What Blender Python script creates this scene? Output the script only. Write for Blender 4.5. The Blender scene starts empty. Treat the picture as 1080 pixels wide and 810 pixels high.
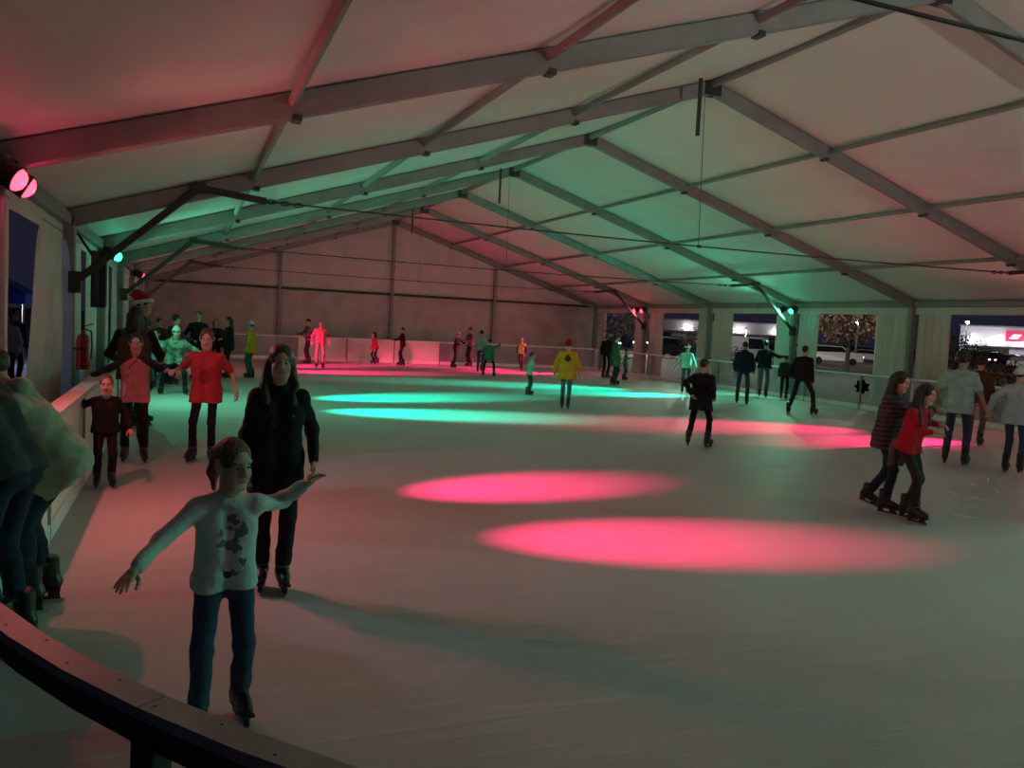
import bpy, math, random
import numpy as np
from mathutils import Matrix, Vector

random.seed(7); rng = np.random.default_rng(7)
SC = bpy.context.scene
COL = SC.collection

# ------------------------------------------------------------------ camera, world, exposure
CAM_F, CAM_YAW, CAM_PITCH, CAM_ROLL, HC = 896.46, 0.36831, 0.06721, 0.05019, 1.9
_cy, _sy = math.cos(CAM_YAW), math.sin(CAM_YAW)
FW = np.array([_sy*math.cos(CAM_PITCH), _cy*math.cos(CAM_PITCH), -math.sin(CAM_PITCH)])
_r0 = np.array([_cy, -_sy, 0.0]); _u0 = np.cross(_r0, FW)
RT = _r0*math.cos(CAM_ROLL)+_u0*math.sin(CAM_ROLL)
UP = -_r0*math.sin(CAM_ROLL)+_u0*math.cos(CAM_ROLL)
cd = bpy.data.cameras.new('camera'); cam = bpy.data.objects.new('camera', cd); COL.objects.link(cam)
cd.sensor_width = 36.0; cd.lens = CAM_F/1080*36; cd.clip_end = 1000; cd.clip_start = 0.05
cam.matrix_world = Matrix(((RT[0], UP[0], -FW[0], 0), (RT[1], UP[1], -FW[1], 0), (RT[2], UP[2], -FW[2], HC), (0, 0, 0, 1)))
SC.camera = cam

W = bpy.data.worlds.new('night_sky'); SC.world = W; W.use_nodes = True
W.node_tree.nodes['Background'].inputs[0].default_value = (0.16, 0.15, 0.30, 1)
W.node_tree.nodes['Background'].inputs[1].default_value = 0.03
SC.view_settings.view_transform = 'Standard'; SC.view_settings.look = 'None'
SC.view_settings.gamma = 1.0; SC.view_settings.use_curve_mapping = False
SC.view_settings.exposure = 1.25
try:
    SC.cycles.use_denoising = True; SC.cycles.max_bounces = 8; SC.cycles.diffuse_bounces = 5
    SC.cycles.sample_clamp_indirect = 6.0
except Exception: pass
RED = (1.0, 0.018, 0.14); GREEN = (0.0, 1.0, 0.60)
RED_SPILL = (1.0, 0.27, 0.25); GREEN_SPILL = (0.20, 1.0, 0.55)
FILL_W = 620.0
BEAM_W, SPILL_W, BACK_W = 2600.0, 46.0, .7

def ray(px, py):
    d = FW*CAM_F+RT*(px-540)+UP*(405-py); return d/np.linalg.norm(d)
def ground(px, py, z=0.0):
    d = ray(px, py); t = (z-HC)/d[2]; return np.array([0, 0, HC])+d*t
def at_y(px, py, y):
    d = ray(px, py); return np.array([0, 0, HC])+d*(y/d[1])

# ------------------------------------------------------------------ tagging and mesh helpers
def link(o, parent=None):
    COL.objects.link(o)
    if parent is not None: o.parent = parent
    return o
def tag(o, label=None, cat=None, group=None, kind=None):
    if label: o['label'] = label
    if cat: o['category'] = cat
    if group: o['group'] = group
    if kind: o['kind'] = kind
    return o
def empty(name, loc=(0, 0, 0), rz=0.0, label=None, cat=None, group=None, kind=None, parent=None):
    o = bpy.data.objects.new(name, None); o.empty_display_size = 0.1
    o.location = Vector(loc); o.rotation_euler = (0, 0, rz)
    link(o, parent); return tag(o, label, cat, group, kind)
def mesh_from(name, v, f, mats, mids=None, smooth=False):
    me = bpy.data.meshes.new(name)
    me.from_pydata([tuple(map(float, a)) for a in v], [], [tuple(map(int, a)) for a in f])
    for m in (mats if isinstance(mats, (list, tuple)) else [mats]): me.materials.append(m)
    if mids is not None: me.polygons.foreach_set('material_index', np.asarray(mids, dtype=np.int32))
    if smooth: me.polygons.foreach_set('use_smooth', np.ones(len(me.polygons), dtype=bool))
    me.update(); return me
def obj(name, me, parent=None):
    return link(bpy.data.objects.new(name, me), parent)

class MB:
    """collects shapes for one mesh object"""
    def __init__(s): s.v = []; s.f = []; s.m = []
    def add(s, v, f, mid=0):
        b = len(s.v); s.v += [tuple(map(float, a)) for a in v]
        s.f += [tuple(int(i)+b for i in q) for q in f]; s.m += [mid]*len(f); return s
    def box(s, c, d, R=None, mid=0, bev=0.0):
        c = np.array(c, float); h = np.array(d, float)/2
        if bev <= 0:
            P = np.array([[x, y, z] for x in (-1, 1) for y in (-1, 1) for z in (-1, 1)])*h
            F = [(0, 1, 3, 2), (4, 6, 7, 5), (0, 4, 5, 1), (2, 3, 7, 6), (0, 2, 6, 4), (1, 5, 7, 3)]
        else:   # octagonal section along local x, chamfered
            b = min(bev, h[1]*.9, h[2]*.9); oc = [(-h[1]+b, -h[2]), (h[1]-b, -h[2]), (h[1], -h[2]+b), (h[1], h[2]-b), (h[1]-b, h[2]), (-h[1]+b, h[2]), (-h[1], h[2]-b), (-h[1], -h[2]+b)]
            P = np.array([[x*h[0], a, e] for x in (-1, 1) for a, e in oc])
            F = [(i, (i+1) % 8, 8+(i+1) % 8, 8+i) for i in range(8)]+[tuple(range(7, -1, -1)), tuple(range(8, 16))]
        if R is not None: P = P@np.array(R).T
        return s.add(P+c, F, mid)
    def bar(s, a, b, w, d, up=(0, 0, 1), mid=0, bev=0.0):
        a = np.array(a, float); b = np.array(b, float); x = b-a; L = np.linalg.norm(x); x = x/L
        u = np.array(up, float); u = u-x*(u@x); u /= np.linalg.norm(u); y = np.cross(u, x)
        return s.box((a+b)/2, (L, w, d), np.stack([x, y, u], 1), mid, bev)
    def tube(s, pts, r, n=8, mid=0, cap=True):
        pts = [np.array(p, float) for p in pts]; rr = r if isinstance(r, (list, tuple)) else [r]*len(pts)
        V = []; prev = None
        for i, p in enumerate(pts):
            t = pts[min(i+1, len(pts)-1)]-pts[max(i-1, 0)]; t = t/(np.linalg.norm(t)+1e-9)
            if prev is None:
                a = np.array([0, 0, 1.0]) if abs(t[2]) < .9 else np.array([1.0, 0, 0])
            else: a = prev
            a = a-t*(a@t); a /= np.linalg.norm(a); prev = a; b = np.cross(t, a)
            for k in range(n):
                w = 2*math.pi*k/n; V.append(p+rr[i]*(math.cos(w)*a+math.sin(w)*b))
        F = []
        for i in range(len(pts)-1):
            for k in range(n): F.append((i*n+k, i*n+(k+1) % n, (i+1)*n+(k+1) % n, (i+1)*n+k))
        if cap: F += [tuple(range(n-1, -1, -1)), tuple(range((len(pts)-1)*n, len(pts)*n))]
        return s.add(V, F, mid)
    def lathe(s, prof, n=16, M=None, mid=0):
        """prof = [(r,z)...] around local z; M 4x4"""
        V = []; F = []
        for r, z in prof:
            for k in range(n): V.append((r*math.cos(2*math.pi*k/n), r*math.sin(2*math.pi*k/n), z))
        for i in range(len(prof)-1):
            for k in range(n): F.append((i*n+k, i*n+(k+1) % n, (i+1)*n+(k+1) % n, (i+1)*n+k))
        F += [tuple(range(n-1, -1, -1)), tuple(range((len(prof)-1)*n, len(prof)*n))]
        if M is not None: V = [tuple(M@Vector(v)) for v in V]
        return s.add(V, F, mid)
    def build(s, name, mats, parent=None, smooth=False, loc=None):
        o = obj(name, mesh_from(name, s.v, s.f, mats, s.m, smooth), parent)
        if loc is not None: o.location = loc
        return o

def bez(p0, p1, n): return [np.array(p0)+(np.array(p1)-np.array(p0))*i/n for i in range(n+1)]

# ------------------------------------------------------------------ materials
_M = {}
def mat(name, col, rough=0.6, metal=0.0, var=0.12, scale=6.0, bump=0.0, bscale=30.0, spec=0.5, emit=None, estr=0.0, trans=0.0, stretch=None):
    if name in _M: return _M[name]
    m = bpy.data.materials.new(name); m.use_nodes = True; N = m.node_tree.nodes; Lk = m.node_tree.links
    b = N['Principled BSDF']; b.inputs['Roughness'].default_value = rough; b.inputs['Metallic'].default_value = metal
    b.inputs['Specular IOR Level'].default_value = spec
    tc = N.new('ShaderNodeTexCoord'); src = tc.outputs['Object']
    if stretch:
        mp = N.new('ShaderNodeMapping'); mp.inputs['Scale'].default_value = stretch; Lk.new(src, mp.inputs[0]); src = mp.outputs[0]
    nz = N.new('ShaderNodeTexNoise'); nz.inputs['Scale'].default_value = scale; nz.inputs['Detail'].default_value = 4; Lk.new(src, nz.inputs['Vector'])
    rp = N.new('ShaderNodeValToRGB'); rp.color_ramp.elements[0].position = .3; rp.color_ramp.elements[1].position = .7
    rp.color_ramp.elements[0].color = tuple(max(0, c*(1-var)) for c in col)+(1,); rp.color_ramp.elements[1].color = tuple(min(1, c*(1+var)) for c in col)+(1,)
    Lk.new(nz.outputs['Fac'], rp.inputs[0]); Lk.new(rp.outputs[0], b.inputs['Base Color'])
    if bump:
        n2 = N.new('ShaderNodeTexNoise'); n2.inputs['Scale'].default_value = bscale; n2.inputs['Detail'].default_value = 3; Lk.new(src, n2.inputs['Vector'])
        bp = N.new('ShaderNodeBump'); bp.inputs['Strength'].default_value = bump; bp.inputs['Distance'].default_value = 0.02
        Lk.new(n2.outputs['Fac'], bp.inputs['Height']); Lk.new(bp.outputs[0], b.inputs['Normal'])
    if emit:
        b.inputs['Emission Color'].default_value = emit+(1,); b.inputs['Emission Strength'].default_value = estr
    if trans:   # smeared clear plastic
        tr = N.new('ShaderNodeBsdfTransparent'); mx = N.new('ShaderNodeMixShader'); mx.inputs[0].default_value = 1-trans
        out = N['Material Output']; Lk.new(tr.outputs[0], mx.inputs[1]); Lk.new(b.outputs[0], mx.inputs[2]); Lk.new(mx.outputs[0], out.inputs[0])
    _M[name] = m; return m
def cloth(name, col, rough=.85, var=.15): return mat('cloth_'+name, col, rough, 0, var, 9, .35, 28, .25)

m_alu = mat('aluminium', (.27, .27, .265), .5, .15, .10, 3, spec=.3)
m_dark = mat('dark_steel', (.06, .06, .06), .5, .6, .2)
m_pvc = mat('white_pvc', (.74, .73, .70), .55, 0, .05, .8, .15, 2.2, .4)
m_wallpvc = mat('wall_pvc', (.58, .55, .54), .6, 0, .10, 1.2, .35, 2.5, .3)
m_wallclear = mat('wall_lower_pvc', (.45, .43, .42), .45, 0, .14, 1.5, .5, 3.0, .4)
m_curt = mat('curtain_vinyl', (.60, .59, .55), .5, 0, .08, 2, .2, 6, .4)
m_boardw = mat('white_board', (.80, .78, .72), .45, 0, .07, 1.5)
m_kick = mat('white_kick', (.93, .93, .94), .4, 0, .05)
m_cap = mat('grey_cap', (.34, .35, .35), .42, 0, .14, 5, .1, 40)
m_band = mat('dark_band', (.055, .06, .065), .4, 0, .2, 4)
m_plexi = mat('smeared_plexi', (.55, .56, .62), .25, 0, .3, 2.5, .1, 5, .6, trans=.68)
m_capwhite = mat('bright_cap', (.92, .93, .95), .35, 0, .05)
m_plexi_near = mat('clear_plexi', (.35, .35, .36), .2, 0, .2, 2.5, 0, 5, .5, trans=.86)
m_black = mat('black_plastic', (.012, .012, .013), .4, 0, .3, 8)
m_steel = mat('steel', (.5, .5, .52), .3, .9, .1)
m_asphalt = mat('asphalt', (.045, .045, .048), .85, 0, .25, .6)
m_rubber = mat('rubber_floor', (.03, .03, .03), .8, 0, .3, 4)
m_drygrass = mat('dry_grass', (.08, .05, .03), .95, 0, .35, .5)
m_skin = mat('skin', (.52, .32, .24), .55, 0, .06, 14)
m_skin_tan = mat('skin_tan', (.40, .23, .16), .55, 0, .06, 14)
m_lip = mat('lips', (.42, .14, .13), .5, 0, .06)
m_eyew = mat('eye_white', (.75, .73, .70), .25, 0, .03)
m_iris = mat('iris', (.03, .02, .015), .2, 0, .1)
m_hair_brown = mat('hair_brown', (.05, .028, .018), .45, 0, .45, 60, .5, 90, .5, stretch=(1, 1, .12))
m_hair_dark = mat('hair_dark', (.014, .011, .010), .45, 0, .45, 60, .5, 90, .5, stretch=(1, 1, .12))
m_hair_fair = mat('hair_fair', (.12, .075, .045), .5, 0, .4, 60, .5, 90, .4, stretch=(1, 1, .12))
m_hair_red = mat('hair_auburn', (.13, .05, .025), .5, 0, .4, 60, .5, 90, .4, stretch=(1, 1, .12))
m_santa_red = cloth('santa_red', (.45, .012, .02))
m_fur = cloth('white_fur', (.75, .74, .72))

def ice_material():
    m = bpy.data.materials.new('ice'); m.use_nodes = True; N = m.node_tree.nodes; Lk = m.node_tree.links; b = N['Principled BSDF']
    tc = N.new('ShaderNodeTexCoord')
    def noise(scale, stretch, rot=0, detail=5, dist=0.0):
        mp = N.new('ShaderNodeMapping'); mp.inputs['Scale'].default_value = stretch; mp.inputs['Rotation'].default_value = (0, 0, rot)
        Lk.new(tc.outputs['Object'], mp.inputs[0]); nz = N.new('ShaderNodeTexNoise'); nz.inputs['Scale'].default_value = scale
        nz.inputs['Detail'].default_value = detail; nz.inputs['Distortion'].default_value = dist; Lk.new(mp.outputs[0], nz.inputs['Vector']); return nz.outputs['Fac']
    def ramp(f, p0, c0, p1, c1):
        r = N.new('ShaderNodeValToRGB'); r.color_ramp.elements[0].position = p0; r.color_ramp.elements[1].position = p1
        r.color_ramp.elements[0].color = c0+(1,); r.color_ramp.elements[1].color = c1+(1,); Lk.new(f, r.inputs[0]); return r.outputs[0]
    big = ramp(noise(.35, (1, 1, 1), 0, 4, .5), .3, (.42, .43, .43), .72, (.52, .535, .54))
    scr = ramp(noise(5, (.16, 1.6, 1), .12, 6, .6), .55, (0, 0, 0), .72, (1, 1, 1))
    scr2 = ramp(noise(7, (.10, 1.9, 1), -.5, 6, .8), .58, (0, 0, 0), .74, (1, 1, 1))
    ad = N.new('ShaderNodeMixRGB'); ad.blend_type = 'ADD'; ad.inputs[0].default_value = 1; Lk.new(scr, ad.inputs[1]); Lk.new(scr2, ad.inputs[2])
    mx = N.new('ShaderNodeMixRGB'); mx.inputs[2].default_value = (.72, .74, .76, 1)
    mul = N.new('ShaderNodeMath'); mul.operation = 'MULTIPLY'; mul.inputs[1].default_value = .18; Lk.new(ad.outputs[0], mul.inputs[0])
    Lk.new(mul.outputs[0], mx.inputs[0]); Lk.new(big, mx.inputs[1]); Lk.new(mx.outputs[0], b.inputs['Base Color'])
    rr = N.new('ShaderNodeMapRange'); rr.inputs[3].default_value = .50; rr.inputs[4].default_value = .68; Lk.new(ad.outputs[0], rr.inputs[0]); Lk.new(rr.outputs[0], b.inputs['Roughness'])
    bp = N.new('ShaderNodeBump'); bp.inputs['Strength'].default_value = .25; bp.inputs['Distance'].default_value = .01; Lk.new(ad.outputs[0], bp.inputs['Height']); Lk.new(bp.outputs[0], b.inputs['Normal'])
    b.inputs['IOR'].default_value = 1.31; b.inputs['Specular IOR Level'].default_value = .10
    return m
m_ice = ice_material()

# ------------------------------------------------------------------ tent geometry constants
XR, ZR, XE, ZE = 8.79, 6.40, 19.17, 3.10
XL = 2*XR-XE
Y0, BAY = 13.5, 5.0
KS = list(range(-4, 6))
FY = {k: Y0+BAY*k for k in KS}
XBL, XBR, YBN, YBF, RAD, HB = -1.0, 18.55, 0.10, 37.7, 5.0, 1.04
def slope(t, side): return np.array([XR+side*t*(XE-XR), 0, ZR+t*(ZE-ZR)])
NRM = {s: np.array([s*(ZR-ZE), 0, (XE-XR)])/math.hypot(ZR-ZE, XE-XR) for s in (-1, 1)}

# floor: the ice, with rounded near corners
def rink_outline(o=0.0, n=14, rf=1.2):
    P = []
    cs = [((XBL+RAD, YBN+RAD), RAD, 180, 270), ((XBR-RAD, YBN+RAD), RAD, 270, 360), ((XBR-rf, YBF-rf), rf, 0, 90), ((XBL+rf, YBF-rf), rf, 90, 180)]
    for (cx, cy), r, a0, a1 in cs:
        for i in range(n+1):
            a = math.radians(a0+(a1-a0)*i/n); P.append((cx+(r+o)*math.cos(a), cy+(r+o)*math.sin(a)))
    return P
ol = rink_outline()
n = len(ol)
floor = MB().add([(x, y, 0) for x, y in ol]+[(x, y, -.2) for x, y in ol], [tuple(range(n))]+[(i, n+i, n+(i+1) % n, (i+1) % n) for i in range(n)]).build('floor', m_ice)
tag(floor, 'scratched grey-white skating ice filling the whole tent', kind='structure')
g = MB().add([(-70, -60, -.06), (330, -60, -.06), (330, 330, -.06), (-70, 330, -.06)], [(0, 1, 2, 3)]).build('ground', m_asphalt)
tag(g, 'dark asphalt ground around the tent and car park', kind='structure')
g = MB()
g.box((XL-.1+.05, 14, -.045), (1.7, 60, .03)); g = g.build('floor_rubber', m_rubber); tag(g, 'black rubber flooring outside the rink edge', kind='structure')
# white slivers painting the shine on scratched ice near the right-hand skaters
for i, (px, py, L, a) in enumerate([(1006, 521, .30, 1.2), (1030, 527, .28, 2.0), (1051, 519, .42, .6), (1017, 545, .25, 1.9), (1043, 507, .5, .5), (1025, 512, .2, .1), (1020, 534, .2, 2.6)]):
    p = ground(px, py); pts = []
    for j in range(6):
        t = j/5-.5; pts.append((p[0]+L*t*math.cos(a)+.06*math.sin(3*t+i)*math.sin(a), p[1]+L*t*math.sin(a)*1.3, .003))
    MB().tube(pts, [.003, .008, .01, .01, .008, .003], 5).build('shine_scratch', m_kick, floor)

# ceiling: roof fabric panels and purlins
ceiling = empty('ceiling', (XR, 16, ZR), label='pale fabric tent roof stretched over aluminium arches', kind='structure')
def cpar(o): o.parent = ceiling; o.matrix_parent_inverse = Matrix.Translation((-XR, -16, -ZR)); return o
for k in KS[:-1]:
    for s in (-1, 1):
        V = []; nu, nv = 14, 8
        for i in range(nu+1):
            for j in range(nv+1):
                t = i/nu*1.02; v = j/nv
                sag = .05*math.sin(math.pi*v)+.012*math.sin(9*t+5*v+k)*math.sin(math.pi*v)
                pt = slope(t, s)+NRM[s]*(.135-sag); V.append((pt[0], FY[k]+BAY*v, pt[2]))
        F = [(i*(nv+1)+j, i*(nv+1)+j+1, (i+1)*(nv+1)+j+1, (i+1)*(nv+1)+j) for i in range(nu) for j in range(nv)]
        cpar(MB().add(V, F).build('roof_panel', m_pvc, None, True))
        for t in (.26, .51, .76):
            pt = slope(t, s)+NRM[s]*.03
            cpar(MB().bar((pt[0], FY[k]+.065, pt[2]), (pt[0], FY[k+1]-.065, pt[2]), .07, .09, NRM[s], bev=.015).build('purlin', m_alu))
        pt = slope(1.0, s)
        cpar(MB().bar((pt[0], FY[k]+.07, pt[2]), (pt[0], FY[k+1]-.07, pt[2]), .14, .16, bev=.02).build('eave_beam', m_alu))
        cpar(MB().bar((pt[0]+s*.05, FY[k]+.07, pt[2]-.19), (pt[0]+s*.05, FY[k+1]-.07, pt[2]-.19), .02, .20).build('valance', m_curt))
    cpar(MB().bar((XR, FY[k]+.07, ZR+.05), (XR, FY[k+1]-.07, ZR+.05), .09, .12, bev=.015).build('ridge_purlin', m_alu))

ORD = {5: 'against the end wall', 4: 'second from the end wall', 3: 'third from the end wall', 2: 'fourth from the end wall, with green lamps', 1: 'fifth from the end wall', 0: 'sixth from the end wall, with chain tie', -1: 'crossing the top of the view', -2: 'overhead by the viewer', -3: 'just behind the viewer', -4: 'at the near end of the tent'}
XELB, ZELB = .13, 3.685
for k in KS:
    y = FY[k]
    a = empty('roof_arch', (XR, y, 0), label='aluminium tent roof arch '+ORD[k], cat='arch', group='tent roof arches')
    def ap(mb, nm, m, par=a, sm=False):
        mb.v = [(v[0]-XR, v[1]-y, v[2]) for v in mb.v]; return mb.build(nm, m, par, sm)
    for s in (-1, 1):
        e, r = slope(1.0, s), slope(0.0, s)
        ap(MB().bar((r[0], y, r[2]), (e[0], y, e[2]), .13, .25, NRM[s], bev=.02), 'rafter', m_alu)
        ap(MB().bar((e[0], y, 0), (e[0], y, e[2]+.05), .13, .22, (1, 0, 0), bev=.02), 'column', m_alu)
        ap(MB().box((e[0], y, .02), (.35, .3, .04)), 'base_plate', m_dark)
        for t in (.26, .51, .76):
            q = slope(t, s)-NRM[s]*.125
            ap(MB().box((q[0], y, q[2]), (.09, .16, .06)), 'purlin_bracket', m_dark)
        if k % 2 == 0:
            ex = XELB if s < 0 else 2*XR-XELB
            ap(MB().bar((e[0]-s*.1, y-.12, 2.20), (ex, y-.12, ZELB), .07, .10, (0, 0, 1), bev=.015), 'knee_brace', m_dark)
            ap(MB().bar((ex, y-.12, ZELB), (ex-s*.95, y-.12, ZELB-.10), .06, .10, (0, 0, 1), bev=.015), 'tie_arm', m_dark)
            q = slope(abs(ex-XR)/(XE-XR), s)
            ap(MB().box((ex, y-.12, ZELB), (.2, .09, .16)), 'elbow_joint', m_dark)
            ap(MB().box((e[0]-s*.12, y-.09, 2.22), (.16, .16, .3)), 'brace_shoe', m_dark)
    ap(MB().box((XR, y, ZR-.02), (.34, .17, .26)), 'ridge_joint', m_dark)
    if k % 2 == 0:
        xa, xb, zc = XELB+.95, 2*XR-XELB-.95, ZELB-.10
        cab = [(xa+(xb-xa)*i/24, y-.12, zc-.06*math.sin(math.pi*i/24)) for i in range(25)]
        ap(MB().tube(cab, .013, 6), 'tie_cable', m_dark)
        for s, x0 in ((1, xa), (-1, xb)):
            mb = MB()
            for i in range(5):
                w = .05; c = np.array([x0+s*(.07+.1*i), y-.12, zc-.004*i]); ring = []
                for j in range(11):
                    an = 2*math.pi*j/10; p2 = (math.cos(an)*.065, math.sin(an)*.03)
                    ring.append(c+np.array([p2[0], p2[1] if i % 2 else 0, 0 if i % 2 else p2[1]]))
                mb.tube(ring, .011, 5, cap=False)
            ap(mb, 'chain', m_dark)
        ap(MB().tube([(XR-.12, y, ZR-.1), (XR-.12, y-.1, zc-.05)], .006, 5), 'drop_wire', m_dark)
        ap(MB().box((XR-.12, y-.12, zc-.06), (.06, .04, .06)), 'cable_clamp', m_dark)
        ap(MB().bar((XR-.62, y-.62, ZR-.08), (XR-.62, y-.62, ZR-1.05), .05, .05, (1, 0, 0)), 'hanging_bar', m_dark)

# end wall
YW = FY[5]+.12
wall = empty('wall_back', (XR, YW, 0), label='grey-brown fabric gable end wall with aluminium posts', kind='structure')
def wp(mb, nm, m, sm=False):
    mb.v = [(v[0]-XR, v[1]-YW, v[2]) for v in mb.v]; return mb.build(nm, m, wall, sm)
def roofz(x): return ZR-abs(x-XR)*(ZR-ZE)/(XE-XR)
for i in range(4):
    xs = [XL, XR-5, XR, XR+5, XE]; x0, x1 = xs[i], xs[i+1]
    for (lo, hi, nm, m, amp) in ((0, 1, 'lower_sheet', m_wallclear, .05), (1, 2, 'upper_sheet', m_wallpvc, .025)):
        V = []; nu, nv = 26, 16
        for a_ in range(nu+1):
            for b_ in range(nv+1):
                x = x0+(x1-x0)*a_/nu; u = b_/nv; z = (0 if lo == 0 else ZE)+u*((ZE if lo == 0 else roofz(x)+.1)-(0 if lo == 0 else ZE))
                w = math.sin(math.pi*a_/nu)*(math.sin(math.pi*u)*.7+.3)
                V.append((x, YW+.1+amp*w*(math.sin(5.1*a_/nu*3+6*u+i)+.6*math.sin(11*u-7*a_/nu+2*i)), z))
        F = [(a_*(nv+1)+b_, (a_+1)*(nv+1)+b_, (a_+1)*(nv+1)+b_+1, a_*(nv+1)+b_+1) for a_ in range(nu) for b_ in range(nv)]
        wp(MB().add(V, F), nm, m, True)
for x in (XR-5, XR, XR+5):
    wp(MB().bar((x, YW, 0), (x, YW, roofz(x)-.05), .16, .14, (1, 0, 0), bev=.02), 'gable_post', m_alu)
wp(MB().bar((XL+.1, YW-.02, ZE), (XE-.1, YW-.02, ZE), .07, .11, bev=.02), 'cross_rail', m_dark)

# ------------------------------------------------------------------ curtains at the tent sides
def curtain(x, ya, yb, z0, z1, label, group, folds=5, amp=.07, bot=None, m=m_curt, bulge=0.0):
    """hangs in the plane of a side wall from ya to yb at the top; bot gives its span at the bottom"""
    bot = bot or (ya, yb); V = []; nu, nv = 8*folds, 14
    for i in range(nu+1):
        for j in range(nv+1):
            u, v = i/nu, j/nv; yt = ya+(yb-ya)*u; y2 = bot[0]+(bot[1]-bot[0])*u
            y = yt+(y2-yt)*(v**.7); z = z1+(z0-z1)*v
            d = amp*(.5+.5*v)*(math.sin(2*math.pi*folds*u+.7*math.sin(2*v+ya))+.35*math.sin(5.3*math.pi*u*folds/2+3*v))+bulge*math.sin(math.pi*v)
            V.append((x+d, y, z))
    F = [(i*(nv+1)+j, (i+1)*(nv+1)+j, (i+1)*(nv+1)+j+1, i*(nv+1)+j+1) for i in range(nu) for j in range(nv)]
    c = np.array([x, (ya+yb)/2, z0]); o = MB().add([np.array(v)-c for v in V], F).build('curtain', m, None, True, c)
    tag(o, label, 'curtain', group)
    tie = MB(); tie.bar(np.array((x, ya, z1+.02))-c, np.array((x, yb, z1+.02))-c, .03, .03); tie.build('hanging_rail', m_alu, o)
    return o
RIGHTL = {1: ('wide pale curtain left of the right-hand column', 'pale curtain bunched right of the right-hand column'),
          2: ('green-lit curtain left of the column under the green lamps', 'green-lit curtain right of the column under the green lamps'),
          3: ('narrow dark-edged curtain between the red and green lamp columns', 'flat pale green panel beside the middle right column'),
          4: ('red-lit curtain left of the column under the red lamps', 'red-lit curtain right of the column under the red lamps')}
for k in (1, 2, 3, 4):
    w = {1: (1.35, 1.1), 2: (.95, .95), 3: (.8, 1.25), 4: (1.0, 1.2)}[k]
    curtain(XE+.12, FY[k]+.12, FY[k]+.12+w[0], .05, 2.92, RIGHTL[k][0], 'curtains along the right side', 4, .06)
    curtain(XE+.12, FY[k]-.12-w[1], FY[k]-.12, .05, 2.92, RIGHTL[k][1], 'curtains along the right side', 1 if k == 3 else 4, .015 if k == 3 else .06)
curtain(XE+.12, FY[5]-.9, FY[5]-.1, .05, 2.92, 'shadowed curtain at the far right corner by the end wall', 'curtains along the right side', 3, .05)
curtain(XL-.05, 11.6, 13.38, .05, 2.88, 'big grey curtain tied back at the left edge', 'curtains along the left side', 4, .05, (9.7, 13.1), bulge=.05)
curtain(XL-.05, 13.75, 15.6, .05, 2.88, 'plain curtain behind the black loudspeaker on the left', 'curtains along the left side', 3, .04)
curtain(XL-.05, 16.6, 18.35, .05, 2.88, 'curtain just before the green lamp on the left', 'curtains along the left side', 3, .05)
curtain(XL-.05, 18.65, 21.0, .05, 2.88, 'green-lit curtain just behind the green lamp on the left', 'curtains along the left side', 4, .05)
curtain(XL-.05, 22.0, 23.3, .05, 2.88, 'narrow curtain behind the skater in the red santa hat', 'curtains along the left side', 3, .05)
curtain(XL-.05, 24.2, 28.3, .05, 2.88, 'curtain before the far left red lamp', 'curtains along the left side', 5, .06)
curtain(XL-.05, 28.7, 33.3, .05, 2.88, 'curtain just beyond the far left red lamp', 'curtains along the left side', 5, .05)
curtain(XL-.05, 33.7, 38.3, .05, 2.88, 'curtain closing the far left corner by the end wall', 'curtains along the left side', 5, .05)
curtain(XL-.05, 8.65, 9.55, .05, 2.88, 'red-lit curtain edge cut by the left picture border', 'curtains along the left side', 3, .05)

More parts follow.
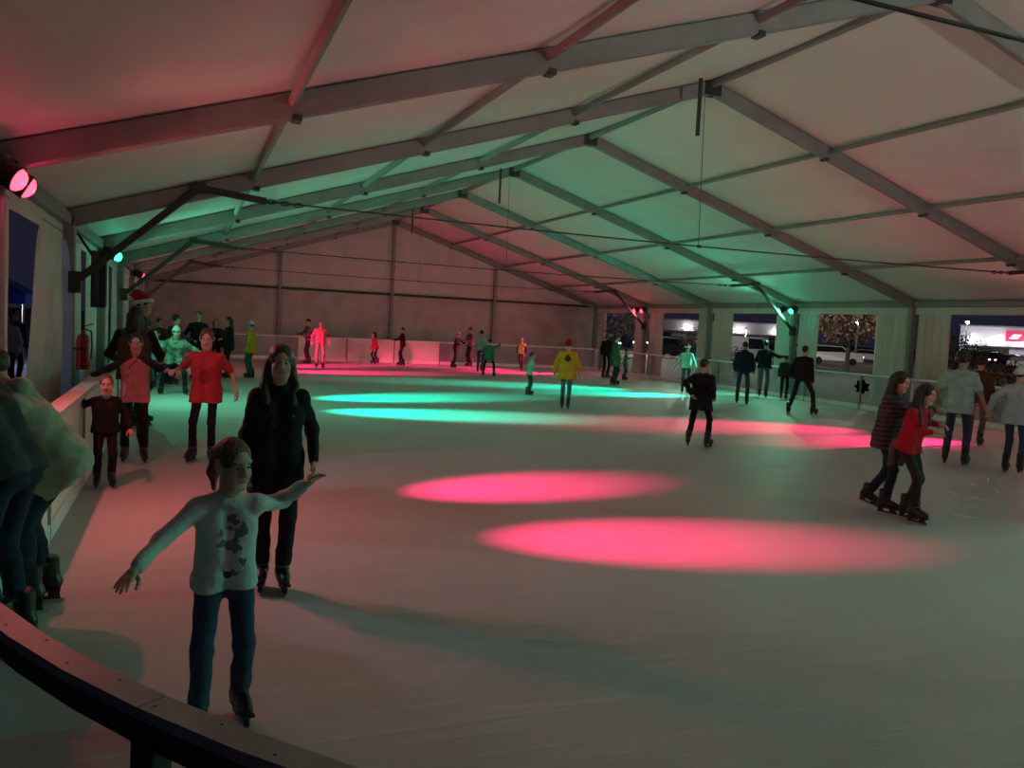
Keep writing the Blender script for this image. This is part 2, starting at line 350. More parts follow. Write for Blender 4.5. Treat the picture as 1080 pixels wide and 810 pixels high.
# ------------------------------------------------------------------ rink barrier
def barrier(label, path, plen, post_w=.06, hcap=HB, kick=True, panel_mat=m_plexi, board=None, cap_mat=m_capwhite, cap_w=.09, cap_t=.05, name='rink_barrier', band=False, closed_posts=True, post_mat=m_alu, capseg=None):
    """path = list of xy points; one thing with a cap, and a post, panel and kick strip per section"""
    P = [np.array(p, float) for p in path]; base = np.array([P[0][0], P[0][1], 0.0])
    t = empty(name, base, label=label, cat='barrier', group='rink barriers')
    # resample by arc length
    seg = [np.linalg.norm(P[i+1]-P[i]) for i in range(len(P)-1)]; cum = np.concatenate([[0], np.cumsum(seg)]); L = cum[-1]
    def pt(s):
        s = min(max(s, 0), L); i = min(int(np.searchsorted(cum, s, 'right'))-1, len(P)-2); u = (s-cum[i])/seg[i]; return P[i]+(P[i+1]-P[i])*u
    ns = max(1, round(L/plen))
    def l3(p, z): return np.array([p[0]-base[0], p[1]-base[1], z])
    def strip(s0, s1, z0, z1, w, off=0.0):
        m = max(1, int((s1-s0)/.3)) if len(P) > 2 else 1; mb = MB(); V = []
        for i in range(m+1):
            s = s0+(s1-s0)*i/m; p = pt(s); d = pt(s+.05)-pt(s-.05); d /= np.linalg.norm(d); nn = np.array([-d[1], d[0]])
            for (a, z) in ((-w/2, z0), (w/2, z0), (w/2, z1), (-w/2, z1)): V.append(l3(p+nn*(a+off), z))
        F = [(i*4+j, i*4+(j+1) % 4, i*4+4+(j+1) % 4, i*4+4+j) for i in range(m) for j in range(4)]+[(3, 2, 1, 0), (m*4, m*4+1, m*4+2, m*4+3)]
        return mb.add(V, F)
    for i in range(ns):
        s0, s1 = L*i/ns, L*(i+1)/ns
        pm = panel_mat; th = .012
        if board and board(pt((s0+s1)/2)): pm = m_boardw; th = .04
        strip(s0+.035, s1-.035, .14 if kick else .02, hcap-cap_t, th).build('panel', pm, t)
        if kick: strip(s0+.02, s1-.02, .0, .14, .05).build('kick_strip', m_kick, t)
        if cap_w: strip(s0+.002, s1-.002, hcap-cap_t, hcap, cap_w).build('cap', cap_mat, t)
        if band: strip(s0+.002, s1-.002, hcap-cap_t-.075, hcap-cap_t, cap_w*.55, .0).build('rail_band', m_band, t)
    for i in range(ns+1):
        s = L*i/ns; p = pt(s); d = pt(min(s+.05, L))-pt(max(s-.05, 0)); a = math.atan2(d[1], d[0]); c, sn = math.cos(a), math.sin(a)
        R = np.array([[c, -sn, 0], [sn, c, 0], [0, 0, 1]])
        MB().box(l3(p, (hcap-cap_t)/2), (post_w, .05, hcap-cap_t), R).build('post', post_mat, t)
    return t, pt, L
barrier('clear-panelled rink barrier along the right side with white kick strips', [(XBR, YBF-1.25), (XBR, YBN+RAD+.05)], 2.45)
barrier('rink barrier at the far end with solid off-white boards', [(XBL+1.25, YBF), (XBR-1.25, YBF)], 2.1, kick=True, board=lambda p: 3.9 < p[0] < 11.5)
arcf = [(XBR-1.2+1.2*math.cos(math.radians(a)), YBF-1.2+1.2*math.sin(math.radians(a))) for a in range(90, -1, -15)]
barrier('short curved rink barrier corner at the far right', arcf, 1.9)
arcf = [(XBL+1.2+1.2*math.cos(math.radians(a)), YBF-1.2+1.2*math.sin(math.radians(a))) for a in range(180, 89, -15)]
barrier('short curved rink barrier corner at the far left', arcf, 1.9)
m_capw = mat('pale_cap', (.50, .47, .43), .45, 0, .08)
barrier('rink barrier along the left side with wide pale cap', [(XBL, YBF-1.25), (XBL, YBN+RAD+.05)], 2.45, cap_mat=m_capw, cap_w=.16, panel_mat=m_boardw)
arcl = [(XBL+RAD+(RAD+.05)*math.cos(math.radians(a)), YBN+RAD+(RAD+.05)*math.sin(math.radians(a))) for a in np.linspace(180.6, 252.6, 41)]
near, npt, nL = barrier('curved grey-capped railing in the foreground', arcl, 1.5865, hcap=.985, cap_mat=m_cap, cap_w=.078, cap_t=.028, panel_mat=m_plexi_near, band=True, kick=True, post_mat=m_band, post_w=.085)
for s in np.arange(.35, nL, .19):
    p = npt(s); d = npt(s+.03)-npt(s-.03); d /= np.linalg.norm(d); nn = np.array([-d[1], d[0]])*(.02 if int(s*100) % 2 else -.012)
    MB().lathe([(.004, 0), (.004, .0015), (.001, .002)], 8, Matrix.Translation((p[0]+nn[0]-arcl[0][0], p[1]+nn[1]-arcl[0][1], .9851))).build('screw_head', m_dark, near)
arcr = [(XBR-RAD+RAD*math.cos(math.radians(a)), YBN+RAD+RAD*math.sin(math.radians(a))) for a in np.linspace(0, -85, 30)]
barrier('curved rink barrier at the near right corner', arcr, 2.3)
# leaf-shaped green print on a right barrier panel
ll = []
for i in range(28):
    an = 2*math.pi*i/28; r = .25*(1+.22*math.cos(7*an)); ll.append((0, r*math.cos(an)*1.1, r*math.sin(an)*.75))
dm = mat('green_print', (.05, .36, .18), .5)
q = ground(905, 428); dec = MB().add(ll, [tuple(range(28))]+[tuple(range(27, -1, -1))]).build('barrier_sticker', dm, None, False, (XBR-.012, 19.55, .66))
tag(dec, 'dark green leafy sticker on the right barrier panel', 'sticker')

# ------------------------------------------------------------------ stage lamps
def aim(d):
    d = Vector(d).normalized(); return d.to_track_quat('-Z', 'Y')
def par_lamp(pos, target, colour, spill, label, beam=1.0, cone=23, group='coloured stage lamps', spillw=1.0):
    t = empty('stage_lamp', pos, label=label, cat='lamp', group=group)
    p = np.array(pos, float); d = np.array(target, float)-p; d /= np.linalg.norm(d)
    Q = aim(d).to_matrix().to_4x4()
    can = MB().lathe([(.03, .16), (.075, .155), (.095, .12), (.105, -.04), (.112, -.10), (.10, -.10), (.095, -.07)], 20, Q).build('can', m_black, t, True)
    lc = (1.0, .035, .06) if colour[0] > .5 else (.03, 1.0, .42)
    lens = MB().lathe([(.094, -.09), (.088, -.115), (.065, -.14), (.03, -.155), (.001, -.16)], 20, Q).build('lens', mat('lens_%d%d' % (colour[0]*10, colour[1]*10), lc, .2, 0, .02, emit=lc, estr=3.2), t, True)
    yk = MB()
    side = np.cross(d, [0, 0, 1]); side /= np.linalg.norm(side)
    top = np.array([0, 0, .15])
    yk.tube([side*.125, side*.13+top*.7, side*.08+top, -side*.08+top, -side*.13+top*.7, -side*.125], .010, 6); yk.build('yoke', m_black, t)
    sx_ = -1 if pos[0] < XR else 1; yc_ = min(FY.values(), key=lambda q_: abs(q_-pos[1]))-pos[1]; yc_ -= math.copysign(.066, yc_); MB().tube([side*.13*np.sign(side[1]*yc_)+np.array([0, 0, .06]), (sx_*.08, yc_*.7, .05), (sx_*(.17 if sx_ < 0 else .27), yc_, .05)], .014, 6).build('clamp', m_black, t)
    def lamp(nm, kind, e, col, size=None, blend=.5, off=.18, rad=.04, q=None):
        ld = bpy.data.lights.new(nm, kind); ld.energy = e; ld.color = col; ld.shadow_soft_size = rad
        if kind == 'SPOT': ld.spot_size = math.radians(size); ld.spot_blend = blend
        lo = bpy.data.objects.new(nm, ld); link(lo, t); lo.rotation_mode = 'QUATERNION'; lo.rotation_quaternion = q or aim(d); lo.location = Vector(d*off)
    lamp('beam_light', 'SPOT', BEAM_W*beam, colour, cone, .95)
    lamp('spill_light', 'SPOT', SPILL_W*spillw, spill, 150, .6)
    lamp('glow_light', 'POINT', BACK_W, colour, off=.22, rad=.02)
    return t
LZ = 2.92
def lamps(k, side, c, sp, targets, labels, beam=1.0, cone=23, spillw=1.0):
    x = XL+.22 if side < 0 else XE-.32
    for i, (tx, ty) in enumerate(targets):
        off = .2 if side < 0 else .3; yy = FY[k]+(off if i == 0 else -off)-(.38 if k == -1 else 0)
        par_lamp((x, yy, LZ), (tx, ty, 0), c, sp, labels[i], beam, cone, spillw=spillw)
lamps(-1, -1, RED, (1.0, .16, .16), [(3.7, 9.3), (4.1, 6.7)], ['red stage lamp at the left picture edge, rear one of the two', 'red stage lamp at the left picture edge, front one of the two'], 1.25, cone=20, spillw=1.05)
lamps(1, -1, GREEN, GREEN_SPILL, [(5.0, 20.6), (4.7, 17.0)], ['green stage lamp on the left column, its twin nearer', 'green stage lamp on the left column, nearer of the two'], 2.0, spillw=1.9)
lamps(3, -1, RED, RED_SPILL, [(6.0, 34.2), (5.3, 30.0)], ['far left red stage lamp by the white curtain, its twin nearer', 'far left red stage lamp by the white curtain, nearer of the two'], 2.4, spillw=.7)
lamps(0, 1, RED, RED_SPILL, [(11.2, 15.2), (13.2, 12.9)], ['red stage lamp past the right picture edge, farther one', 'red stage lamp past the right picture edge, nearer one'], 2.0, spillw=.45)
lamps(2, 1, GREEN, GREEN_SPILL, [(11.0, 25.6), (13.0, 23.2)], ['left one of the paired green stage lamps on the right', 'right one of the paired green stage lamps on the right'], 2.0, spillw=2.2)
lamps(4, 1, RED, RED_SPILL, [(11.0, 35.5), (13.0, 33.0)], ['left one of the paired red stage lamps far right', 'right one of the paired red stage lamps far right'], 2.4, spillw=.6)
lamps(-2, 1, GREEN, (.62, 1.0, .74), [(6.6, 4.4), (12.0, 2.4)], ['green stage lamp near the viewer on the right', 'green stage lamp near the viewer on the right, farther back'], .40, cone=30, spillw=.9)

# unseen white fill light, added behind the viewer to brighten the roof
t = empty('fill_light', (9.5, -4.0, 0), label='added white fill light on a tripod behind the viewer', cat='fill light')
MB().tube([(0, 0, .4), (0, 0, 1.7)], .025, 8).build('pole', m_dark, t)
for a_ in range(3): MB().tube([(0, 0, .7), (.45*math.cos(a_*2.1), .45*math.sin(a_*2.1), -.05)], .018, 6).build('leg', m_dark, t)
MB().box((0, 0, 1.8), (.34, .12, .26)).build('lamp_head', m_black, t)
MB().box((0, .065, 1.8), (.29, .012, .21)).build('lens', mat('fill_lens', (1, 1, 1), .3, emit=(1, .96, .9), estr=6), t)
ld = bpy.data.lights.new('fill_beam', 'SPOT'); ld.energy = FILL_W; ld.color = (.93, 1, .86); ld.spot_size = math.radians(110); ld.spot_blend = .8; ld.shadow_soft_size = .12
lo = bpy.data.objects.new('fill_beam', ld); link(lo, t); lo.location = (0, .12, 1.8); lo.rotation_mode = 'QUATERNION'; lo.rotation_quaternion = aim((.0, 1, .95))

# ------------------------------------------------------------------ signed-distance mesher for people
def sdf(prims, h, k=.03, wob=0.0, seed=0.0):
    """prims in order: ('c',a,b,ra,rb,tag) round cone, ('e',c,r,R,tag) ellipsoid, ('-e',c,r,R) carved, ('cut',p,n) half-space on what came before"""
    lo = np.full(3, 1e9); hi = -lo
    for p in prims:
        if p[0] == 'c':
            for q, r in ((p[1], p[3]), (p[2], p[4])): lo = np.minimum(lo, np.array(q)-r); hi = np.maximum(hi, np.array(q)+r)
        elif p[0] == 'e':
            m = max(p[2]) if p[3] is not None else np.array(p[2]); lo = np.minimum(lo, np.array(p[1])-m); hi = np.maximum(hi, np.array(p[1])+m)
    pad = 3*h+k*.3; lo -= pad; hi += pad
    nn = np.ceil((hi-lo)/h).astype(int)+1
    ax = [lo[i]+h*np.arange(nn[i]) for i in range(3)]
    F = np.full(nn, .5, np.float32); D = np.full(nn, 9., np.float32); T = np.zeros(nn, np.int8)
    for p in prims:
        if p[0] == 'cut':
            q, n_ = np.array(p[1]), np.array(p[2], float); n_ /= np.linalg.norm(n_)
            d = (ax[0]-q[0])[:, None, None]*n_[0]+(ax[1]-q[1])[None, :, None]*n_[1]+(ax[2]-q[2])[None, None, :]*n_[2]
            F = np.maximum(F, d.astype(np.float32)); continue
        if p[0] == 'c':
            a, b, ra, rb = np.array(p[1], float), np.array(p[2], float), p[3], p[4]
            l2 = np.minimum(a-ra, b-rb); h2 = np.maximum(a+ra, b+rb); tg = p[5] if len(p) > 5 else 0
        else:
            c, r, R = np.array(p[1], float), np.array(p[2], float), p[3]; m = r.max() if R is not None else r
            l2, h2 = c-m, c+m; tg = p[4] if len(p) > 4 else 0
        mg = k+2*h
        i0 = np.maximum(0, np.floor((l2-mg-lo)/h).astype(int)); i1 = np.minimum(nn, np.ceil((h2+mg-lo)/h).astype(int)+1)
        sl = tuple(slice(i0[i], i1[i]) for i in range(3))
        X = ax[0][sl[0]][:, None, None]; Y = ax[1][sl[1]][None, :, None]; Z = ax[2][sl[2]][None, None, :]
        if p[0] == 'c':
            ab = b-a; L2 = ab@ab+1e-12
            t = np.clip(((X-a[0])*ab[0]+(Y-a[1])*ab[1]+(Z-a[2])*ab[2])/L2, 0, 1)
            d = np.sqrt((X-a[0]-t*ab[0])**2+(Y-a[1]-t*ab[1])**2+(Z-a[2]-t*ab[2])**2)-(ra+(rb-ra)*t)
        else:
            x, y, z = X-c[0], Y-c[1], Z-c[2]
            if R is not None:
                R = np.array(R); x, y, z = x*R[0, 0]+y*R[1, 0]+z*R[2, 0], x*R[0, 1]+y*R[1, 1]+z*R[2, 1], x*R[0, 2]+y*R[1, 2]+z*R[2, 2]
            k0 = np.sqrt((x/r[0])**2+(y/r[1])**2+(z/r[2])**2)+1e-6; k1 = np.sqrt((x/r[0]**2)**2+(y/r[1]**2)**2+(z/r[2]**2)**2)+1e-6
            d = k0*(k0-1)/k1
        d = d.astype(np.float32); f = F[sl]
        if p[0] == '-e':
            kk = .012; hh = np.maximum(kk-np.abs(f+d), 0)/kk; F[sl] = np.maximum(f, -d)+hh*hh*kk*.25
        else:
            hh = np.maximum(k-np.abs(f-d), 0)/k; F[sl] = np.minimum(f, d)-hh*hh*k*.25
            dd = D[sl]; ms = d < dd; dd[ms] = d[ms]; T[sl][ms] = tg
    S = F < 0
    cnt = np.zeros(nn-1, np.int8)
    for i in (0, 1):
        for j in (0, 1):
            for l in (0, 1): cnt += S[i:nn[0]-1+i, j:nn[1]-1+j, l:nn[2]-1+l]
    mk = (cnt > 0) & (cnt < 8); cells = np.argwhere(mk); idx = np.full(nn-1, -1, np.int64); idx[mk] = np.arange(len(cells))
    pos = np.zeros((len(cells), 3)); num = np.zeros(len(cells))
    for axn in range(3):
        o1, o2 = [a for a in range(3) if a != axn]
        for i in (0, 1):
            for j in (0, 1):
                A = cells.copy(); A[:, o1] += i; A[:, o2] += j; B = A.copy(); B[:, axn] += 1
                va, vb = F[A[:, 0], A[:, 1], A[:, 2]], F[B[:, 0], B[:, 1], B[:, 2]]; cr = (va < 0) != (vb < 0)
                t = np.where(cr, va/np.where(cr, va-vb, 1), 0); q = A.astype(float); q[:, axn] += t
                pos += np.where(cr[:, None], q, 0); num += cr
    V = lo+h*pos/num[:, None]; faces = []
    for axn in range(3):
        o1, o2 = (axn+1) % 3, (axn+2) % 3
        s0 = [slice(1, -1)]*3; s0[axn] = slice(0, -1); s1 = [slice(1, -1)]*3; s1[axn] = slice(1, None)
        a, b = S[tuple(s0)], S[tuple(s1)]; e = np.argwhere(a != b); inside = a[e[:, 0], e[:, 1], e[:, 2]]
        e = e+1; e[:, axn] -= 1
        def cell(da, db):
            c = e.copy(); c[:, o1] += da; c[:, o2] += db; return idx[c[:, 0], c[:, 1], c[:, 2]]
        q = np.stack([cell(-1, -1), cell(0, -1), cell(0, 0), cell(-1, 0)], 1); q[~inside] = q[~inside][:, ::-1]; faces.append(q)
    Fc = np.concatenate(faces); Fc = Fc[(Fc >= 0).all(1)]
    tg = T[cells[:, 0], cells[:, 1], cells[:, 2]]
    if wob:
        w = np.sin(V[:, 0]*31+2*np.sin(V[:, 2]*17+seed)+seed)*np.sin(V[:, 2]*38+1.5*np.sin(V[:, 1]*21)+seed*2)+.6*np.sin(V[:, 1]*43+V[:, 2]*23-V[:, 0]*19+seed)
        nr = np.zeros_like(V); e1 = V[Fc[:, 1]]-V[Fc[:, 0]]; e2 = V[Fc[:, 3]]-V[Fc[:, 0]]; fn = np.cross(e1, e2)
        for i in range(4): np.add.at(nr, Fc[:, i], fn)
        nr /= np.linalg.norm(nr, axis=1)[:, None]+1e-12; V = V+nr*(w*wob)[:, None]
    return V, Fc, tg[Fc[:, 0]]

def rotm(yaw=0, pitch=0, roll=0):
    """yaw left about z, pitch up about x, roll about y (degrees)"""
    a, b, c = map(math.radians, (yaw, pitch, roll)); ca, sa, cb, sb, cc, sc = math.cos(a), math.sin(a), math.cos(b), math.sin(b), math.cos(c), math.sin(c)
    return np.array([[ca, -sa, 0], [sa, ca, 0], [0, 0, 1]])@np.array([[1, 0, 0], [0, cb, -sb], [0, sb, cb]])@np.array([[cc, 0, sc], [0, 1, 0], [-sc, 0, cc]])

_cache = {}
def head_arrays(h):
    key = ('head', h)
    if key in _cache: return _cache[key]
    P = [('e', (0, -.012, .035), (.074, .094, .088), None, 0), ('e', (0, .028, -.035), (.058, .062, .078), None, 0), ('c', (-.022, .058, -.095), (.022, .058, -.095), .023, .023, 0),
         ('e', (-.036, .052, -.028), (.028, .032, .034), None, 0), ('e', (.036, .052, -.028), (.028, .032, .034), None, 0),
         ('e', (0, .074, .035), (.052, .018, .016), None, 0), ('c', (0, .086, .02), (0, .105, -.018), .008, .0125, 0), ('c', (-.011, .092, -.021), (.011, .092, -.021), .009, .009, 0),
         ('c', (-.03, .035, -.07), (0, -.005, -.15), .032, .040, 0), ('c', (.03, .035, -.07), (0, -.005, -.15), .032, .040, 0),
         ('e', (-.076, -.012, 0), (.010, .021, .031), None, 0), ('e', (.076, -.012, 0), (.010, .021, .031), None, 0),
         ('-e', (-.031, .100, .010), (.017, .022, .012), None), ('-e', (.031, .100, .010), (.017, .022, .012), None)]
    V, F, M = sdf(P, h, .018)
    cent = V[F].mean(1)
    M = np.zeros(len(F), int)
    M[(abs(cent[:, 0]) < .023) & (abs(cent[:, 2]+.060) < .0085-.004*abs(cent[:, 0])/.023) & (cent[:, 1] > .06)] = 1
    br = (abs(abs(cent[:, 0])-.033) < .02) & (abs(cent[:, 2]-(.036-.18*abs(abs(cent[:, 0])-.03))) < .0038) & (cent[:, 1] > .05); M[br] = 4
    Vs, Fs, Ms = [V], [F], [M]; b = len(V)
    for sx in (-1, 1):
        for c, r, m in (((sx*.031, .0735, .010), (.0125, .0115, .0105), 2), ((sx*.031, .0825, .010), (.0068, .0035, .0068), 3)):
            n1, n2 = 8, 10; vv = []; ff = []
            for i in range(n1+1):
                for j in range(n2):
                    a, e = math.pi*i/n1, 2*math.pi*j/n2; vv.append((c[0]+r[0]*math.sin(a)*math.cos(e), c[1]+r[1]*math.sin(a)*math.sin(e), c[2]+r[2]*math.cos(a)))
            for i in range(n1):
                for j in range(n2): ff.append((b+i*n2+j, b+(i+1)*n2+j, b+(i+1)*n2+(j+1) % n2, b+i*n2+(j+1) % n2))
            Vs.append(np.array(vv)); Fs.append(np.array(ff)); Ms.append(np.full(len(ff), m)); b += len(vv)
    _cache[key] = (np.concatenate(Vs), np.concatenate(Fs), np.concatenate(Ms)); return _cache[key]

def hand_arrays(style, h):
    """right hand, wrist at origin, fingers along +y, palm facing -z, thumb towards -x; adult size"""
    key = ('hand', style, h)
    if key in _cache: return _cache[key]
    curl = {'relaxed': (22, 30, 24), 'open': (6, 8, 6), 'grip': (55, 75, 45)}[style]; spread = {'relaxed': 3, 'open': 8, 'grip': 0}[style]
    P = [('c', (0, -.03, 0), (0, .02, 0), .025, .027, 0)]
    for i, x in enumerate((-.027, -.009, .009, .026)):
        P.append(('c', (x*.6, .015, 0), (x, .085-.006*abs(i-1), 0), .017, .0135, 0))
    for i, (x, L) in enumerate(((-.029, .070), (-.0095, .079), (.0105, .073), (.029, .056))):
        p = np.array([x, .085-.006*abs(i-1), 0]); ang = 0; sp = math.radians((i-1.5)*spread); r = .0098-.0006*(i == 3)
        for j, fr in enumerate((.44, .31, .25)):
            ang += math.radians(curl[j]*(1+.12*i)); d = np.array([math.sin(sp)*math.cos(ang), math.cos(sp)*math.cos(ang), -math.sin(ang)])
            q = p+d*L*fr; P.append(('c', p, q, r, r*.9, 0)); p = q; r *= .9
    p = np.array([-.022, .022, -.006])
    for d, L, r in (((-.75, .6, -.25), .042, .0135), ((-.35, .9, -.25), .032, .0115), ((-.1, .95, -.2), .026, .010)):
        d = np.array(d)/np.linalg.norm(d); q = p+d*L; P.append(('c', p, q, r, r*.9, 0)); p = q
    V, F, M = sdf(P, h, .006)
    _cache[key] = (V, F, M); return _cache[key]

def hair_mesh(style, m, h):
    key = ('hair', style, m.name, h)
    if key in _cache: return _cache[key]
    cap = [('e', (0, -.016, .042), (.081, .101, .090), None)]
    face = [('-e', (0, .108, -.045), (.071, .082, .116), None), ('-e', (0, .06, -.13), (.12, .08, .075), None), ('-e', (0, .112, .055), (.052, .055, .042), None)]
    wob = .0025
    if style == 'short': P = cap+face+[('cut', (0, -.03, -.045), (0, .35, -1))]
    elif style == 'crop': P = [('e', (0, -.014, .038), (.078, .098, .09), None)]+face+[('cut', (0, -.02, -.02), (0, .6, -1))]
    elif style == 'long':
        P = [('e', (0, -.018, .044), (.088, .106, .095), None)]+[('c', (0, -.075, .0), (0, -.10, -.26), .08, .06), ('c', (-.076, -.025, .02), (-.10, -.01, -.20), .032, .038), ('c', (.076, -.025, .02), (.10, -.01, -.20), .032, .038),
                 ('c', (-.10, -.01, -.16), (-.085, .085, -.36), .04, .022), ('c', (.10, -.01, -.16), (.085, .08, -.37), .04, .022)]+face
    elif style == 'longback':
        P = cap+[('c', (0, -.07, .0), (0, -.12, -.36), .08, .06), ('c', (-.06, -.04, .0), (-.07, -.09, -.36), .045, .03), ('c', (.06, -.04, .0), (.07, -.09, -.36), .045, .03)]+face
    elif style == 'bob':
        P = cap+[('c', (0, -.06, .0), (0, -.065, -.10), .082, .07), ('c', (-.07, -.015, .02), (-.075, 0, -.09), .03, .026), ('c', (.07, -.015, .02), (.075, 0, -.09), .03, .026)]+face
    elif style == 'ponytail':
        P = cap+face+[('cut', (0, -.03, -.05), (0, .45, -1)), ('c', (0, -.105, .03), (0, -.135, .02), .022, .028), ('c', (0, -.135, .02), (-.005, -.155, -.09), .032, .030), ('c', (-.005, -.155, -.09), (-.01, -.14, -.17), .030, .010)]
    elif style == 'curly':
        P = [('e', (0, -.02, .05), (.095, .11, .10), None)]+[('e', (.08*math.cos(a)*c, -.02+.09*math.sin(a)*c, .05+.085*s), (.034, .034, .034), None) for a in np.arange(0, 6.28, .7) for c, s in ((1, .1), (.75, .7), (.95, -.45))]+face; wob = .004
    elif style == 'bun':
        P = cap+face+[('cut', (0, -.03, -.05), (0, .45, -1)), ('e', (0, -.08, .13), (.045, .045, .04), None)]
    V, F, M = sdf(P, h, .015, wob)
    _cache[key] = mesh_from('hair', V, F, m, None, True); return _cache[key]

def skate_meshes(h):
    """right skate: sole plane at z=.085, ankle above origin, toe +y; adult size"""
    key = ('skate', h)
    if key in _cache: return _cache[key]
    P = [('c', (0, -.065, .125), (0, .10, .118), .045, .043), ('c', (0, .09, .118), (0, .165, .112), .043, .034), ('c', (0, -.045, .13), (0, -.035, .29), .048, .052),
         ('c', (0, -.01, .15), (0, -.01, .28), .046, .05), ('c', (0, .03, .14), (0, .0, .21), .045, .05), ('cut', (0, 0, .086), (0, 0, -1)), ('cut', (0, 0, .295), (0, -.15, 1))]
    V, F, M = sdf(P, h, .025)
    boot = mesh_from('boot', V, F, m_black, None, True)
    b = MB(); b.box((0, .05, .08), (.075, .29, .014)); b.box((0, -.055, .05), (.035, .07, .05)); b.box((0, .115, .05), (.035, .08, .05)); b.box((0, .04, .032), (.022, .27, .018))
    hold = mesh_from('blade_holder', b.v, b.f, m_black)
    b = MB(); pr = [(-.12, .024), (-.125, .012), (-.11, .001), (.15, .001), (.185, .010), (.195, .024)]
    vv = [(sx*.002, y, z) for sx in (-1, 1) for y, z in pr]; nn = len(pr)
    b.add(vv, [tuple(range(nn)), tuple(range(2*nn-1, nn-1, -1))]+[(i, i+nn, (i+1) % nn+nn, (i+1) % nn) for i in range(nn)])
    blade = mesh_from('blade', b.v, b.f, m_steel)
    b = MB()
    for z, y0, w in ((.245, .045, .052), (.185, .055, .048)):
        b.tube([(w*math.cos(a), y0-.045+.062*math.sin(a), z) for a in np.linspace(-.4, math.pi+.4, 9)], .009, 5)
    strap = mesh_from('buckle_strap', b.v, b.f, mat('grey_strap', (.10, .10, .11), .4))
    _cache[key] = (boot, hold, blade, strap); return _cache[key]

def ik(root, tgt, l1, l2, hint):
    d = tgt-root; L = np.linalg.norm(d); mx = (l1+l2)*.995
    if L > mx: d = d*(mx/L); L = mx
    L = max(L, abs(l1-l2)+.02); u = d/np.linalg.norm(d); a = (l1*l1-l2*l2+L*L)/(2*L); hgt = math.sqrt(max(0, l1*l1-a*a))
    hv = np.array(hint, float); hv = hv-u*(hv@u); hv /= np.linalg.norm(hv)+1e-9
    return root+u*a+hv*hgt, root+u*L

def frame_from(y, zhint):
    y = y/np.linalg.norm(y); z = np.array(zhint, float); z = z-y*(z@y); z /= np.linalg.norm(z)+1e-9; return np.stack([np.cross(y, z), y, z], 1)

def M4(R, t, s=1.0):
    m = Matrix.Identity(4)
    for i in range(3):
        for j in range(3): m[i][j] = float(R[i][j])*(s if np.isscalar(s) else s[j])
        m[i][3] = float(t[i])
    return m

